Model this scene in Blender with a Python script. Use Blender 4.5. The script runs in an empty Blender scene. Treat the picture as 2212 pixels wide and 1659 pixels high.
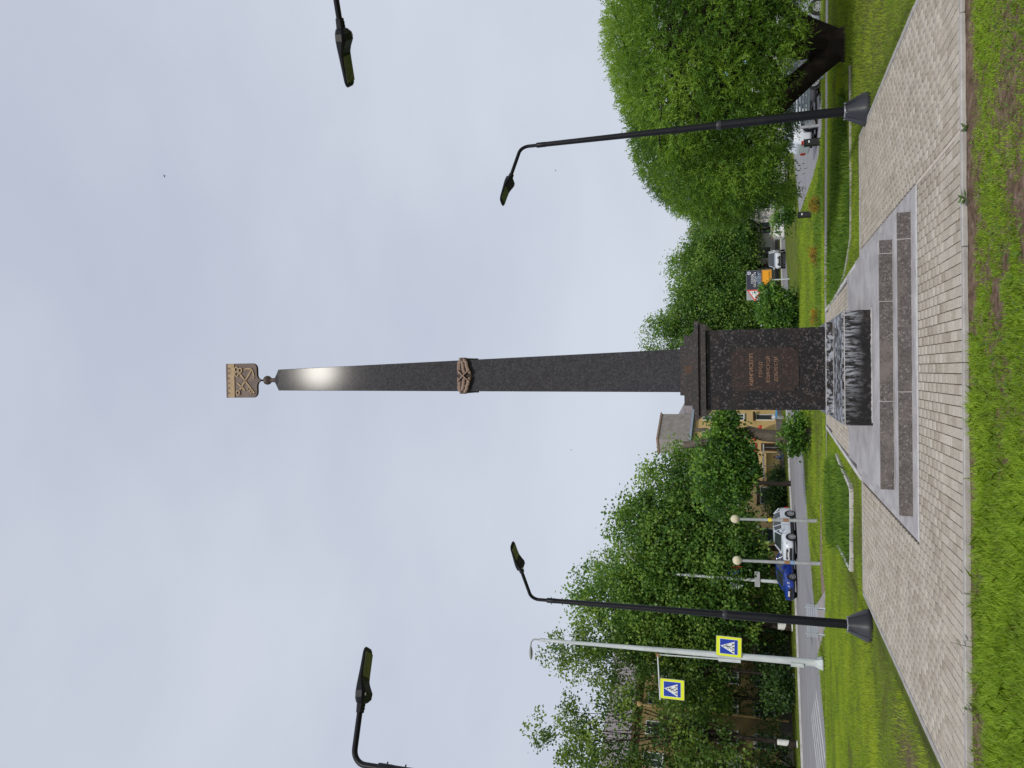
import bpy, bmesh, math, random
import numpy as np
from mathutils import Vector, Matrix, noise

random.seed(7)
RNG = np.random.default_rng(7)
SC = bpy.context.scene
COL = SC.collection
PI = math.pi

# ------------------------------------------------------------------ camera
EYE = 1.72
PITCH = math.radians(17.947)
ROLL = math.radians(0.6)
cam_d = bpy.data.cameras.new("camera")
cam = bpy.data.objects.new("camera", cam_d)
COL.objects.link(cam)
_F = Vector((0, math.cos(PITCH), math.sin(PITCH)))
_R0 = Vector((1, 0, 0))
_U0 = Vector((0, -math.sin(PITCH), math.cos(PITCH)))
_R = _R0 * math.cos(ROLL) - _U0 * math.sin(ROLL)
_U = _R0 * math.sin(ROLL) + _U0 * math.cos(ROLL)
_X, _Y, _Z = -_U, _R, -_F          # the phone was held upright, the picture lies on its side
cam.matrix_world = Matrix(((_X.x, _Y.x, _Z.x, 0), (_X.y, _Y.y, _Z.y, 0), (_X.z, _Y.z, _Z.z, EYE), (0, 0, 0, 1)))
cam_d.sensor_fit = 'HORIZONTAL'
cam_d.sensor_width = 36.0
cam_d.lens = 36.0 * 1661.0 / 2212.0
cam_d.clip_end = 3000
cam_d.clip_start = 0.05
SC.camera = cam

# ------------------------------------------------------------------ sky, sun, exposure
SUN_ELEV = math.radians(34.2)
SUN_AZ = math.radians(180.0)       # behind the camera
world = bpy.data.worlds.new("World")
SC.world = world
world.use_nodes = True
wn, wl = world.node_tree.nodes, world.node_tree.links
wn.clear()
w_out = wn.new('ShaderNodeOutputWorld')
w_bg = wn.new('ShaderNodeBackground')
w_bg.inputs['Strength'].default_value = 0.1
w_sky = wn.new('ShaderNodeTexSky')
w_sky.sky_type = 'NISHITA'
w_sky.sun_disc = False
w_sky.sun_elevation = SUN_ELEV
w_sky.sun_rotation = SUN_AZ
w_sky.air_density = 1.0
w_sky.dust_density = 2.0
w_tc = wn.new('ShaderNodeTexCoord')
w_map = wn.new('ShaderNodeMapping')
w_map.inputs['Scale'].default_value = (1.0, 1.0, 2.4)
w_n1 = wn.new('ShaderNodeTexNoise')
w_n1.inputs['Scale'].default_value = 1.5
w_n1.inputs['Detail'].default_value = 5.0
w_n1.inputs['Roughness'].default_value = 0.5
w_r = wn.new('ShaderNodeValToRGB')
w_r.color_ramp.elements[0].position = 0.34
w_r.color_ramp.elements[0].color = (5.40, 5.85, 7.05, 1)
w_r.color_ramp.elements[1].position = 0.68
w_r.color_ramp.elements[1].color = (6.75, 7.20, 8.10, 1)
w_mix = wn.new('ShaderNodeMix')
w_mix.data_type = 'RGBA'
w_mix.inputs['Factor'].default_value = 0.90
wl.new(w_tc.outputs['Generated'], w_map.inputs['Vector'])
wl.new(w_map.outputs['Vector'], w_n1.inputs['Vector'])
wl.new(w_n1.outputs['Fac'], w_r.inputs['Fac'])
wl.new(w_sky.outputs['Color'], w_mix.inputs['A'])
wl.new(w_r.outputs['Color'], w_mix.inputs['B'])
wl.new(w_mix.outputs['Result'], w_bg.inputs['Color'])
wl.new(w_bg.outputs['Background'], w_out.inputs['Surface'])

sun_d = bpy.data.lights.new("sun", 'SUN')
sun_d.energy = 1.9
sun_d.angle = math.radians(2.2)
sun_d.color = (1.0, 0.95, 0.87)
sun = bpy.data.objects.new("sun", sun_d)
COL.objects.link(sun)
_sd = Vector((math.sin(math.radians(-0.3)) * math.cos(SUN_ELEV), -math.cos(SUN_ELEV), math.sin(SUN_ELEV)))
sun.rotation_euler = _sd.to_track_quat('Z', 'Y').to_euler()
sun.location = (0, -20, 30)

SC.view_settings.view_transform = 'Standard'
SC.view_settings.look = 'None'
SC.view_settings.exposure = 0.0
SC.view_settings.gamma = 1.0
SC.view_settings.use_curve_mapping = False
SC.render.engine = 'CYCLES'
SC.cycles.max_bounces = 6
SC.cycles.transparent_max_bounces = 8
SC.cycles.use_denoising = True

# ------------------------------------------------------------------ materials
def nt(name):
    m = bpy.data.materials.new(name)
    m.use_nodes = True
    n = m.node_tree.nodes
    n.clear()
    out = n.new('ShaderNodeOutputMaterial')
    b = n.new('ShaderNodeBsdfPrincipled')
    m.node_tree.links.new(b.outputs[0], out.inputs[0])
    return m, n, m.node_tree.links, b, out

def c4(c):
    return (c[0], c[1], c[2], 1.0)

def ramp(n, stops, interp='LINEAR'):
    r = n.new('ShaderNodeValToRGB')
    r.color_ramp.interpolation = interp
    while len(r.color_ramp.elements) < len(stops):
        r.color_ramp.elements.new(0.5)
    for e, (p, c) in zip(r.color_ramp.elements, stops):
        e.position = p
        e.color = c4(c)
    return r

def mat_noise(name, stops, scale=5.0, detail=6, rough=0.8, bump=0.0, bump_scale=40.0, spec=0.3, metal=0.0, stretch=(1, 1, 1), coord='Object', rv=0.0):
    m, n, l, b, out = nt(name)
    tc = n.new('ShaderNodeTexCoord')
    mp = n.new('ShaderNodeMapping')
    mp.inputs['Scale'].default_value = stretch
    l.new(tc.outputs[coord], mp.inputs['Vector'])
    t = n.new('ShaderNodeTexNoise')
    t.inputs['Scale'].default_value = scale
    t.inputs['Detail'].default_value = detail
    t.inputs['Roughness'].default_value = 0.65
    l.new(mp.outputs[0], t.inputs['Vector'])
    r = ramp(n, stops)
    l.new(t.outputs['Fac'], r.inputs['Fac'])
    col = r.outputs[0]
    if rv > 0:
        oi = n.new('ShaderNodeObjectInfo')
        hs = n.new('ShaderNodeHueSaturation')
        mr = n.new('ShaderNodeMapRange')
        mr.inputs['To Min'].default_value = 1 - rv
        mr.inputs['To Max'].default_value = 1 + rv
        l.new(oi.outputs['Random'], mr.inputs['Value'])
        l.new(mr.outputs[0], hs.inputs['Value'])
        l.new(col, hs.inputs['Color'])
        col = hs.outputs[0]
    l.new(col, b.inputs['Base Color'])
    b.inputs['Roughness'].default_value = rough
    b.inputs['Specular IOR Level'].default_value = spec
    b.inputs['Metallic'].default_value = metal
    if bump > 0:
        t2 = n.new('ShaderNodeTexNoise')
        t2.inputs['Scale'].default_value = bump_scale
        t2.inputs['Detail'].default_value = 4
        l.new(mp.outputs[0], t2.inputs['Vector'])
        bp = n.new('ShaderNodeBump')
        bp.inputs['Strength'].default_value = bump
        bp.inputs['Distance'].default_value = 0.02
        l.new(t2.outputs['Fac'], bp.inputs['Height'])
        l.new(bp.outputs[0], b.inputs['Normal'])
    return m

def mat_flat(name, c, rough=0.6, metal=0.0, spec=0.4, v=0.12, scale=6.0, coat=0.0):
    d = tuple(x * (1 - v) for x in c)
    e = tuple(min(1, x * (1 + v)) for x in c)
    m = mat_noise(name, [(0.3, d), (0.7, e)], scale=scale, detail=4, rough=rough, metal=metal, spec=spec)
    if coat:
        for nd in m.node_tree.nodes:
            if nd.type == 'BSDF_PRINCIPLED':
                nd.inputs['Coat Weight'].default_value = coat
                nd.inputs['Coat Roughness'].default_value = 0.08
    return m

def mat_granite(name, dark, mid, flecks, rough=0.2, scale=22.0, brown=(0.06, 0.035, 0.025), spec=0.5, stain=False, brownamt=0.5):
    m, n, l, b, out = nt(name)
    tc = n.new('ShaderNodeTexCoord')
    co = tc.outputs['Object']
    v = n.new('ShaderNodeTexVoronoi')
    v.inputs['Scale'].default_value = scale
    v.inputs['Randomness'].default_value = 1.0
    nw = n.new('ShaderNodeTexNoise')
    nw.inputs['Scale'].default_value = scale * 0.9
    nw.inputs['Detail'].default_value = 3
    l.new(co, nw.inputs['Vector'])
    va = n.new('ShaderNodeVectorMath')
    va.operation = 'MULTIPLY_ADD'
    va.inputs[1].default_value = (0.07, 0.07, 0.07)
    l.new(nw.outputs['Color'], va.inputs[0])
    l.new(co, va.inputs[2])
    l.new(va.outputs[0], v.inputs['Vector'])
    sepc = n.new('ShaderNodeSeparateColor')
    l.new(v.outputs['Color'], sepc.inputs[0])
    r1 = ramp(n, [(0.0, dark), (0.45, mid), (0.80, dark), (0.94, flecks)])
    l.new(sepc.outputs[0], r1.inputs['Fac'])
    # fine grain
    nf = n.new('ShaderNodeTexNoise')
    nf.inputs['Scale'].default_value = scale * 5
    nf.inputs['Detail'].default_value = 3
    l.new(co, nf.inputs['Vector'])
    rf = ramp(n, [(0.35, (0.45, 0.45, 0.45)), (0.68, (1.5, 1.5, 1.5))])
    l.new(nf.outputs['Fac'], rf.inputs['Fac'])
    mu = n.new('ShaderNodeMix')
    mu.data_type = 'RGBA'
    mu.blend_type = 'MULTIPLY'
    mu.inputs['Factor'].default_value = 1.0
    l.new(r1.outputs[0], mu.inputs['A'])
    l.new(rf.outputs[0], mu.inputs['B'])
    # brown clouds
    nb = n.new('ShaderNodeTexNoise')
    nb.inputs['Scale'].default_value = 3.5
    nb.inputs['Detail'].default_value = 5
    l.new(co, nb.inputs['Vector'])
    rb = ramp(n, [(0.52, (0, 0, 0)), (0.72, (brownamt,) * 3)])
    l.new(nb.outputs['Fac'], rb.inputs['Fac'])
    mb = n.new('ShaderNodeMix')
    mb.data_type = 'RGBA'
    l.new(rb.outputs[0], mb.inputs['Factor'])
    l.new(mu.outputs['Result'], mb.inputs['A'])
    mb.inputs['B'].default_value = c4(brown)
    col = mb.outputs['Result']
    b.inputs['Roughness'].default_value = rough
    if stain:   # lime runs left by water, with a shape of their own
        mp = n.new('ShaderNodeMapping')
        mp.inputs['Scale'].default_value = stain
        l.new(co, mp.inputs['Vector'])
        ns = n.new('ShaderNodeTexNoise')
        ns.inputs['Scale'].default_value = 3.0
        ns.inputs['Detail'].default_value = 8
        ns.inputs['Roughness'].default_value = 0.72
        ns.inputs['Distortion'].default_value = 0.4
        l.new(mp.outputs[0], ns.inputs['Vector'])
        rs = ramp(n, [(0.48, (0, 0, 0)), (0.53, (0.65,) * 3), (0.62, (0.95,) * 3)])
        l.new(ns.outputs['Fac'], rs.inputs['Fac'])
        at = n.new('ShaderNodeAttribute')
        at.attribute_name = 'wet'
        ml = n.new('ShaderNodeMath')
        ml.operation = 'MULTIPLY'
        l.new(rs.outputs[0], ml.inputs[0])
        l.new(at.outputs['Fac'], ml.inputs[1])
        ms = n.new('ShaderNodeMix')
        ms.data_type = 'RGBA'
        l.new(ml.outputs[0], ms.inputs['Factor'])
        l.new(col, ms.inputs['A'])
        ms.inputs['B'].default_value = (0.44, 0.46, 0.51, 1)
        col = ms.outputs['Result']
        mr = n.new('ShaderNodeMapRange')
        mr.inputs['To Min'].default_value = rough
        mr.inputs['To Max'].default_value = 0.8
        l.new(ml.outputs[0], mr.inputs['Value'])
        l.new(mr.outputs[0], b.inputs['Roughness'])
    l.new(col, b.inputs['Base Color'])
    b.inputs['Specular IOR Level'].default_value = spec
    return m

def mat_leaf(name, c1, c2, c3, trans=0.35, rough=0.45):
    m, n, l, b, out = nt(name)
    at = n.new('ShaderNodeAttribute')
    at.attribute_name = 'tone'
    r = ramp(n, [(0.0, c1), (0.5, c2), (1.0, c3)])
    l.new(at.outputs['Fac'], r.inputs['Fac'])
    l.new(r.outputs[0], b.inputs['Base Color'])
    b.inputs['Roughness'].default_value = rough
    b.inputs['Specular IOR Level'].default_value = 0.35
    tr = n.new('ShaderNodeBsdfTranslucent')
    hs = n.new('ShaderNodeHueSaturation')
    hs.inputs['Value'].default_value = 1.4
    hs.inputs['Saturation'].default_value = 1.1
    hs.inputs['Hue'].default_value = 0.485
    l.new(r.outputs[0], hs.inputs['Color'])
    l.new(hs.outputs[0], tr.inputs['Color'])
    mx = n.new('ShaderNodeMixShader')
    mx.inputs[0].default_value = trans
    l.new(b.outputs[0], mx.inputs[1])
    l.new(tr.outputs[0], mx.inputs[2])
    l.new(mx.outputs[0], out.inputs[0])
    return m

def mat_glass(name, c=(0.02, 0.025, 0.03), rough=0.06):
    return mat_flat(name, c, rough=rough, spec=0.9, v=0.2, scale=2)

M = {}
M['granite_shaft'] = mat_granite('granite_shaft', (0.044, 0.044, 0.049), (0.076, 0.076, 0.083), (0.09, 0.088, 0.093), rough=0.10, scale=44, brown=(0.045, 0.036, 0.034), brownamt=0.3, spec=0.012)
M['granite_die'] = mat_granite('granite_die', (0.006, 0.006, 0.008), (0.018, 0.017, 0.019), (0.10, 0.085, 0.08), rough=0.38, scale=44, brown=(0.05, 0.028, 0.018), brownamt=0.35, spec=0.3)
M['granite_cap'] = mat_granite('granite_cap', (0.024, 0.022, 0.022), (0.046, 0.041, 0.040), (0.10, 0.085, 0.08), rough=0.5, scale=46, brown=(0.065, 0.043, 0.034), brownamt=0.55, spec=0.35)
M['granite_plaque'] = mat_granite('granite_plaque', (0.020, 0.014, 0.012), (0.034, 0.022, 0.019), (0.09, 0.055, 0.045), rough=0.45, scale=48, brown=(0.040, 0.026, 0.021), brownamt=0.6, spec=0.3)
M['granite_block'] = mat_granite('granite_block', (0.008, 0.008, 0.009), (0.017, 0.016, 0.018), (0.05, 0.045, 0.045), rough=0.32, scale=26, spec=0.4, stain=(11.0, 11.0, 1.6), brownamt=0.2)
M['granite_wet'] = mat_granite('granite_wet', (0.010, 0.009, 0.009), (0.022, 0.018, 0.018), (0.05, 0.045, 0.045), rough=0.4, scale=26, spec=0.4, stain=(3.2, 3.2, 3.6), brownamt=0.2)
M['granite_step'] = mat_granite('granite_step', (0.085, 0.074, 0.070), (0.16, 0.142, 0.136), (0.26, 0.235, 0.225), rough=0.85, scale=60, brown=(0.19, 0.165, 0.15), spec=0.2, brownamt=0.8)
M['concrete'] = mat_noise('grey_mortar', [(0.25, (0.28, 0.262, 0.262)), (0.45, (0.39, 0.37, 0.37)), (0.6, (0.48, 0.46, 0.455)), (0.75, (0.57, 0.55, 0.54))], scale=2.2, detail=10, rough=0.9, bump=0.25, bump_scale=60)
M['mortar_light'] = mat_noise('pale_mortar', [(0.3, (0.42, 0.40, 0.39)), (0.7, (0.60, 0.58, 0.55))], scale=12, detail=6, rough=0.9, bump=0.4, bump_scale=70)
M['kerb'] = mat_noise('kerb_concrete', [(0.25, (0.27, 0.25, 0.23)), (0.5, (0.41, 0.385, 0.36)), (0.75, (0.50, 0.475, 0.445))], scale=5, detail=8, rough=0.9, bump=0.3, bump_scale=90, rv=0.08)
M['kerb_white'] = mat_noise('kerb_white', [(0.3, (0.45, 0.42, 0.40)), (0.7, (0.66, 0.64, 0.62))], scale=1.2, detail=6, rough=0.9, rv=0.06)
M['asphalt'] = mat_noise('asphalt', [(0.3, (0.235, 0.228, 0.236)), (0.7, (0.31, 0.30, 0.31))], scale=0.35, detail=9, rough=0.95, bump=0.1, bump_scale=30)
M['footpath'] = mat_noise('footpath', [(0.3, (0.27, 0.235, 0.225)), (0.7, (0.40, 0.36, 0.345))], scale=1.2, detail=9, rough=0.95, bump=0.15, bump_scale=30)
M['paint'] = mat_noise('road_paint', [(0.35, (0.36, 0.36, 0.36)), (0.6, (0.62, 0.62, 0.61))], scale=3, detail=8, rough=0.8)
M['dark'] = mat_flat('dark_void', (0.008, 0.008, 0.009), rough=0.7)
M['lamp_black'] = mat_noise('lamp_black', [(0.3, (0.006, 0.0065, 0.009)), (0.7, (0.012, 0.013, 0.017))], scale=5, rough=0.42, spec=0.25)
M['lamp_grey'] = mat_noise('lamp_foot_plastic', [(0.3, (0.020, 0.021, 0.027)), (0.7, (0.042, 0.044, 0.054))], scale=4, rough=0.42, spec=0.5)
M['lamp_glass'] = mat_flat('lamp_glass', (0.11, 0.125, 0.07), rough=0.22, spec=0.8, v=0.35, scale=30)  # green tint in the base colour stands in for reflected grass
M['steel'] = mat_flat('steel', (0.45, 0.46, 0.48), rough=0.35, metal=0.7)
M['white_paint'] = mat_noise('white_pole_paint', [(0.3, (0.42, 0.46, 0.47)), (0.55, (0.60, 0.64, 0.66)), (0.75, (0.68, 0.70, 0.71))], scale=2.5, detail=8, rough=0.5, stretch=(1, 1, 0.35))
M['grey_paint'] = mat_noise('grey_pole_paint', [(0.3, (0.27, 0.28, 0.29)), (0.7, (0.42, 0.44, 0.45))], scale=3, detail=7, rough=0.55)
M['rust'] = mat_flat('rusty_patch', (0.30, 0.17, 0.09), rough=0.8)
M['rust_granite'] = mat_noise('rusty_granite', [(0.3, (0.055, 0.038, 0.030)), (0.7, (0.125, 0.075, 0.05))], scale=14, detail=8, rough=0.7)
M['sticker_yellow'] = mat_flat('yellow_sticker', (0.75, 0.60, 0.05))
M['sticker_blue'] = mat_flat('blue_sticker', (0.22, 0.36, 0.58))
M['sign_yellow'] = mat_flat('sign_yellow', (0.78, 0.86, 0.02), v=0.03, rough=0.4)
M['sign_blue'] = mat_flat('sign_blue', (0.008, 0.045, 0.40), v=0.04, rough=0.4)
M['sign_white'] = mat_flat('sign_white', (0.78, 0.80, 0.82), v=0.03, rough=0.4)
M['sign_black'] = mat_flat('sign_black', (0.008, 0.008, 0.008), rough=0.4)
M['sign_red'] = mat_flat('sign_red', (0.62, 0.06, 0.04), v=0.05, rough=0.5)
M['sign_orange'] = mat_flat('sign_orange', (0.80, 0.34, 0.01), v=0.05, rough=0.5)
M['sign_navy'] = mat_flat('sign_navy', (0.030, 0.034, 0.060), v=0.05, rough=0.5)
M['sign_pale'] = mat_flat('sign_pale', (0.45, 0.60, 0.75), v=0.05, rough=0.5)
M['bronze'] = mat_noise('bronze', [(0.3, (0.070, 0.052, 0.045)), (0.7, (0.135, 0.103, 0.088))], scale=6, detail=6, rough=0.55, metal=0.25)
M['gilt'] = mat_noise('gilt_relief', [(0.3, (0.14, 0.100, 0.058)), (0.7, (0.24, 0.175, 0.098))], scale=8, detail=5, rough=0.5, metal=0.3)
M['bronze_leaf'] = mat_noise('bronze_leaf', [(0.3, (0.15, 0.10, 0.075)), (0.7, (0.36, 0.27, 0.21))], scale=14, detail=4, rough=0.5, metal=0.3)
M['letters'] = mat_flat('gilt_letters', (0.78, 0.44, 0.26), rough=0.45, v=0.1)
M['bark'] = mat_noise('bark', [(0.3, (0.06, 0.048, 0.038)), (0.55, (0.13, 0.108, 0.09)), (0.75, (0.19, 0.165, 0.14))], scale=3.0, detail=9, rough=0.95, bump=0.9, bump_scale=9, stretch=(1, 1, 0.28))
M['bark_dark'] = mat_noise('dark_bark', [(0.3, (0.016, 0.012, 0.009)), (0.7, (0.045, 0.034, 0.026))], scale=4, detail=9, rough=0.95, bump=0.8, bump_scale=14, stretch=(1, 1, 0.3))
M['whitewash'] = mat_noise('whitewash', [(0.3, (0.55, 0.55, 0.54)), (0.6, (0.78, 0.78, 0.77))], scale=3, detail=6, rough=0.9)
M['leaf_willow'] = mat_leaf('willow_leaf', (0.052, 0.122, 0.020), (0.140, 0.270, 0.034), (0.28, 0.43, 0.060), trans=0.42)
M['leaf_mid'] = mat_leaf('linden_leaf', (0.046, 0.115, 0.026), (0.122, 0.250, 0.044), (0.27, 0.41, 0.080), trans=0.42)
M['leaf_maple'] = mat_leaf('pruned_maple_leaf', (0.030, 0.085, 0.018), (0.085, 0.20, 0.030), (0.20, 0.35, 0.055), trans=0.36)
M['leaf_dark'] = mat_leaf('shrub_leaf', (0.020, 0.052, 0.016), (0.045, 0.10, 0.026), (0.10, 0.19, 0.040), trans=0.3)
M['leaf_light'] = mat_leaf('roadside_leaf', (0.045, 0.105, 0.022), (0.115, 0.210, 0.038), (0.24, 0.34, 0.060), trans=0.42)
M['leaf_orange'] = mat_leaf('flower_shrub_leaf', (0.10, 0.085, 0.02), (0.24, 0.17, 0.025), (0.55, 0.30, 0.02), trans=0.3)
M['grass'] = mat_leaf('grass_blade', (0.19, 0.165, 0.050), (0.205, 0.355, 0.036), (0.42, 0.58, 0.070), trans=0.40, rough=0.5)
M['grass_far'] = mat_leaf('lawn_blade', (0.16, 0.16, 0.045), (0.205, 0.335, 0.030), (0.38, 0.47, 0.050), trans=0.40, rough=0.6)
M['grass_tall'] = mat_leaf('tall_grass_blade', (0.065, 0.120, 0.020), (0.115, 0.225, 0.030), (0.24, 0.36, 0.045), trans=0.35)

def mat_ground():
    m, n, l, b, out = nt('ground_soil_and_turf')
    tc = n.new('ShaderNodeTexCoord')
    t = n.new('ShaderNodeTexNoise'); t.inputs['Scale'].default_value = 0.9; t.inputs['Detail'].default_value = 9; t.inputs['Roughness'].default_value = 0.7
    l.new(tc.outputs['Object'], t.inputs['Vector'])
    turf = ramp(n, [(0.28, (0.10, 0.085, 0.035)), (0.45, (0.10, 0.125, 0.022)), (0.6, (0.15, 0.20, 0.024)), (0.75, (0.20, 0.245, 0.032))])
    l.new(t.outputs['Fac'], turf.inputs['Fac'])
    t2 = n.new('ShaderNodeTexNoise'); t2.inputs['Scale'].default_value = 14; t2.inputs['Detail'].default_value = 8
    l.new(tc.outputs['Object'], t2.inputs['Vector'])
    soil = ramp(n, [(0.3, (0.085, 0.052, 0.035)), (0.55, (0.17, 0.115, 0.08)), (0.75, (0.26, 0.19, 0.145))])
    l.new(t2.outputs['Fac'], soil.inputs['Fac'])
    at = n.new('ShaderNodeAttribute'); at.attribute_name = 'bare'
    mx = n.new('ShaderNodeMix'); mx.data_type = 'RGBA'
    l.new(at.outputs['Fac'], mx.inputs['Factor'])
    l.new(turf.outputs[0], mx.inputs['A']); l.new(soil.outputs[0], mx.inputs['B'])
    l.new(mx.outputs['Result'], b.inputs['Base Color'])
    b.inputs['Roughness'].default_value = 1.0
    b.inputs['Specular IOR Level'].default_value = 0.1
    bp = n.new('ShaderNodeBump'); bp.inputs['Strength'].default_value = 0.7; bp.inputs['Distance'].default_value = 0.03
    l.new(t2.outputs['Fac'], bp.inputs['Height']); l.new(bp.outputs[0], b.inputs['Normal'])
    return m
M['ground'] = mat_ground()

def mat_paver():
    m, n, l, b, out = nt('paver_concrete')
    tc = n.new('ShaderNodeTexCoord')
    geo = n.new('ShaderNodeNewGeometry')
    at = n.new('ShaderNodeAttribute'); at.attribute_name = 'tone'
    oi = n.new('ShaderNodeObjectInfo')
    add = n.new('ShaderNodeMath'); add.operation = 'ADD'
    l.new(at.outputs['Fac'], add.inputs[0]); l.new(oi.outputs['Random'], add.inputs[1])
    fr = n.new('ShaderNodeMath'); fr.operation = 'FRACT'
    l.new(add.outputs[0], fr.inputs[0])
    r = ramp(n, [(0.0, (0.375, 0.325, 0.255)), (0.12, (0.435, 0.385, 0.31)), (0.5, (0.475, 0.425, 0.35)), (0.85, (0.505, 0.455, 0.378)), (1.0, (0.54, 0.49, 0.41))])
    l.new(fr.outputs[0], r.inputs['Fac'])
    # worn pale dust and damp stains across the pavement
    t = n.new('ShaderNodeTexNoise'); t.inputs['Scale'].default_value = 0.8; t.inputs['Detail'].default_value = 8; t.inputs['Roughness'].default_value = 0.7
    l.new(geo.outputs['Position'], t.inputs['Vector'])
    rs = ramp(n, [(0.28, (0.78, 0.76, 0.74)), (0.45, (0.98, 0.98, 0.98)), (0.75, (1.08, 1.08, 1.08))])
    l.new(t.outputs['Fac'], rs.inputs['Fac'])
    t3 = n.new('ShaderNodeTexNoise'); t3.inputs['Scale'].default_value = 35; t3.inputs['Detail'].default_value = 6
    l.new(geo.outputs['Position'], t3.inputs['Vector'])
    r3 = ramp(n, [(0.3, (0.82, 0.81, 0.80)), (0.7, (1.14, 1.14, 1.14))])
    l.new(t3.outputs['Fac'], r3.inputs['Fac'])
    m1 = n.new('ShaderNodeMix'); m1.data_type = 'RGBA'; m1.blend_type = 'MULTIPLY'; m1.inputs['Factor'].default_value = 1
    l.new(r.outputs[0], m1.inputs['A']); l.new(rs.outputs[0], m1.inputs['B'])
    m2 = n.new('ShaderNodeMix'); m2.data_type = 'RGBA'; m2.blend_type = 'MULTIPLY'; m2.inputs['Factor'].default_value = 1
    l.new(m1.outputs['Result'], m2.inputs['A']); l.new(r3.outputs[0], m2.inputs['B'])
    l.new(m2.outputs['Result'], b.inputs['Base Color'])
    b.inputs['Roughness'].default_value = 0.9
    b.inputs['Specular IOR Level'].default_value = 0.2
    bp = n.new('ShaderNodeBump'); bp.inputs['Strength'].default_value = 0.25; bp.inputs['Distance'].default_value = 0.01
    l.new(t3.outputs['Fac'], bp.inputs['Height']); l.new(bp.outputs[0], b.inputs['Normal'])
    return m
M['paver'] = mat_paver()
M['paver_light'] = mat_noise('pale_paver', [(0.3, (0.46, 0.40, 0.33)), (0.7, (0.60, 0.53, 0.45))], scale=9, detail=7, rough=0.9, rv=0.08)
M['joint_sand'] = mat_noise('joint_sand', [(0.3, (0.050, 0.038, 0.030)), (0.7, (0.11, 0.085, 0.068))], scale=12, detail=6, rough=1.0)
M['wall_yellow'] = mat_noise('yellow_plaster', [(0.3, (0.52, 0.35, 0.15)), (0.5, (0.68, 0.48, 0.22)), (0.75, (0.74, 0.55, 0.28))], scale=0.5, detail=8, rough=0.95)
M['wall_olive'] = mat_noise('ochre_plaster', [(0.3, (0.22, 0.17, 0.085)), (0.5, (0.32, 0.24, 0.115)), (0.75, (0.40, 0.30, 0.14))], scale=0.4, detail=8, rough=0.95)
M['wall_pale'] = mat_noise('pale_plaster', [(0.3, (0.48, 0.47, 0.45)), (0.7, (0.66, 0.66, 0.66))], scale=0.6, detail=7, rough=0.95)
M['plinth_grey'] = mat_noise('plinth_grey', [(0.3, (0.13, 0.12, 0.12)), (0.7, (0.24, 0.22, 0.21))], scale=1.0, rough=0.95)
M['roof_grey'] = mat_noise('grey_roof_sheets', [(0.3, (0.16, 0.14, 0.14)), (0.55, (0.26, 0.235, 0.24)), (0.75, (0.34, 0.31, 0.31))], scale=1.6, detail=9, rough=0.9, stretch=(1, 1, 0.5))
M['eave'] = mat_flat('pale_blue_eave', (0.34, 0.42, 0.52))
M['wood_dark'] = mat_flat('dark_wood', (0.035, 0.020, 0.014))
M['attic'] = mat_noise('weathered_render', [(0.3, (0.24, 0.22, 0.20)), (0.7, (0.40, 0.375, 0.35))], scale=1.4, detail=8, rough=0.95)
M['brick'] = mat_flat('brick_cap', (0.33, 0.22, 0.16))
M['frame_white'] = mat_flat('white_frame', (0.68, 0.70, 0.70), v=0.08)
M['frame_brown'] = mat_flat('brown_frame', (0.13, 0.075, 0.045))
M['window'] = mat_glass('window_glass', (0.035, 0.045, 0.05), 0.08)
M['car_glass'] = mat_glass('car_glass', (0.03, 0.038, 0.042), 0.05)
M['car_white'] = mat_flat('white_car_paint', (0.66, 0.70, 0.75), rough=0.3, v=0.03, coat=0.8)
M['car_blue'] = mat_flat('blue_car_paint', (0.012, 0.045, 0.30), rough=0.3, v=0.06, coat=0.9)
M['car_grey'] = mat_flat('grey_car_paint', (0.085, 0.090, 0.105), rough=0.3, v=0.05, coat=0.8)
M['car_silver'] = mat_flat('silver_car_paint', (0.30, 0.33, 0.37), rough=0.3, v=0.05, coat=0.8)
M['rubber'] = mat_flat('rubber', (0.012, 0.012, 0.013), rough=0.8)
M['trim'] = mat_flat('black_trim', (0.018, 0.018, 0.020), rough=0.55)
M['rim'] = mat_flat('alloy_rim', (0.50, 0.51, 0.53), rough=0.35, metal=0.5)
M['light_glass'] = mat_flat('headlight_lens', (0.75, 0.74, 0.70), rough=0.15, spec=0.8, v=0.1)
M['light_red'] = mat_flat('tail_light_lens', (0.42, 0.02, 0.02), rough=0.2)
M['plate'] = mat_flat('number_plate', (0.62, 0.62, 0.60))
M['globe'] = mat_noise('opal_globe', [(0.35, (0.55, 0.49, 0.33)), (0.65, (0.72, 0.67, 0.50))], scale=6, detail=3, rough=0.35)
M['flag_red'] = mat_flat('flag_red', (0.50, 0.02, 0.04))
M['flag_blue'] = mat_flat('flag_blue', (0.02, 0.03, 0.25))
M['flag_white'] = mat_flat('flag_white', (0.60, 0.66, 0.72))
M['skin'] = mat_flat('skin', (0.50, 0.32, 0.23), v=0.05)
M['cloth_white'] = mat_flat('white_cloth', (0.62, 0.66, 0.72))
M['cloth_blue'] = mat_flat('blue_cloth', (0.10, 0.20, 0.36))
M['cloth_dark'] = mat_flat('dark_cloth', (0.03, 0.035, 0.045))
M['cloth_pink'] = mat_flat('pink_cloth', (0.55, 0.12, 0.18))
M['hair_brown'] = mat_flat('brown_hair', (0.06, 0.025, 0.015))
M['hair_red'] = mat_flat('red_hair', (0.20, 0.03, 0.03))
M['blue_plastic'] = mat_flat('blue_plastic', (0.05, 0.27, 0.55))
M['poster_green'] = mat_flat('poster_green', (0.25, 0.45, 0.32))
M['poster_pink'] = mat_flat('poster_pink', (0.62, 0.10, 0.28))
M['bench_metal'] = mat_flat('bench_slat_paint', (0.45, 0.50, 0.56), v=0.1)
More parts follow.
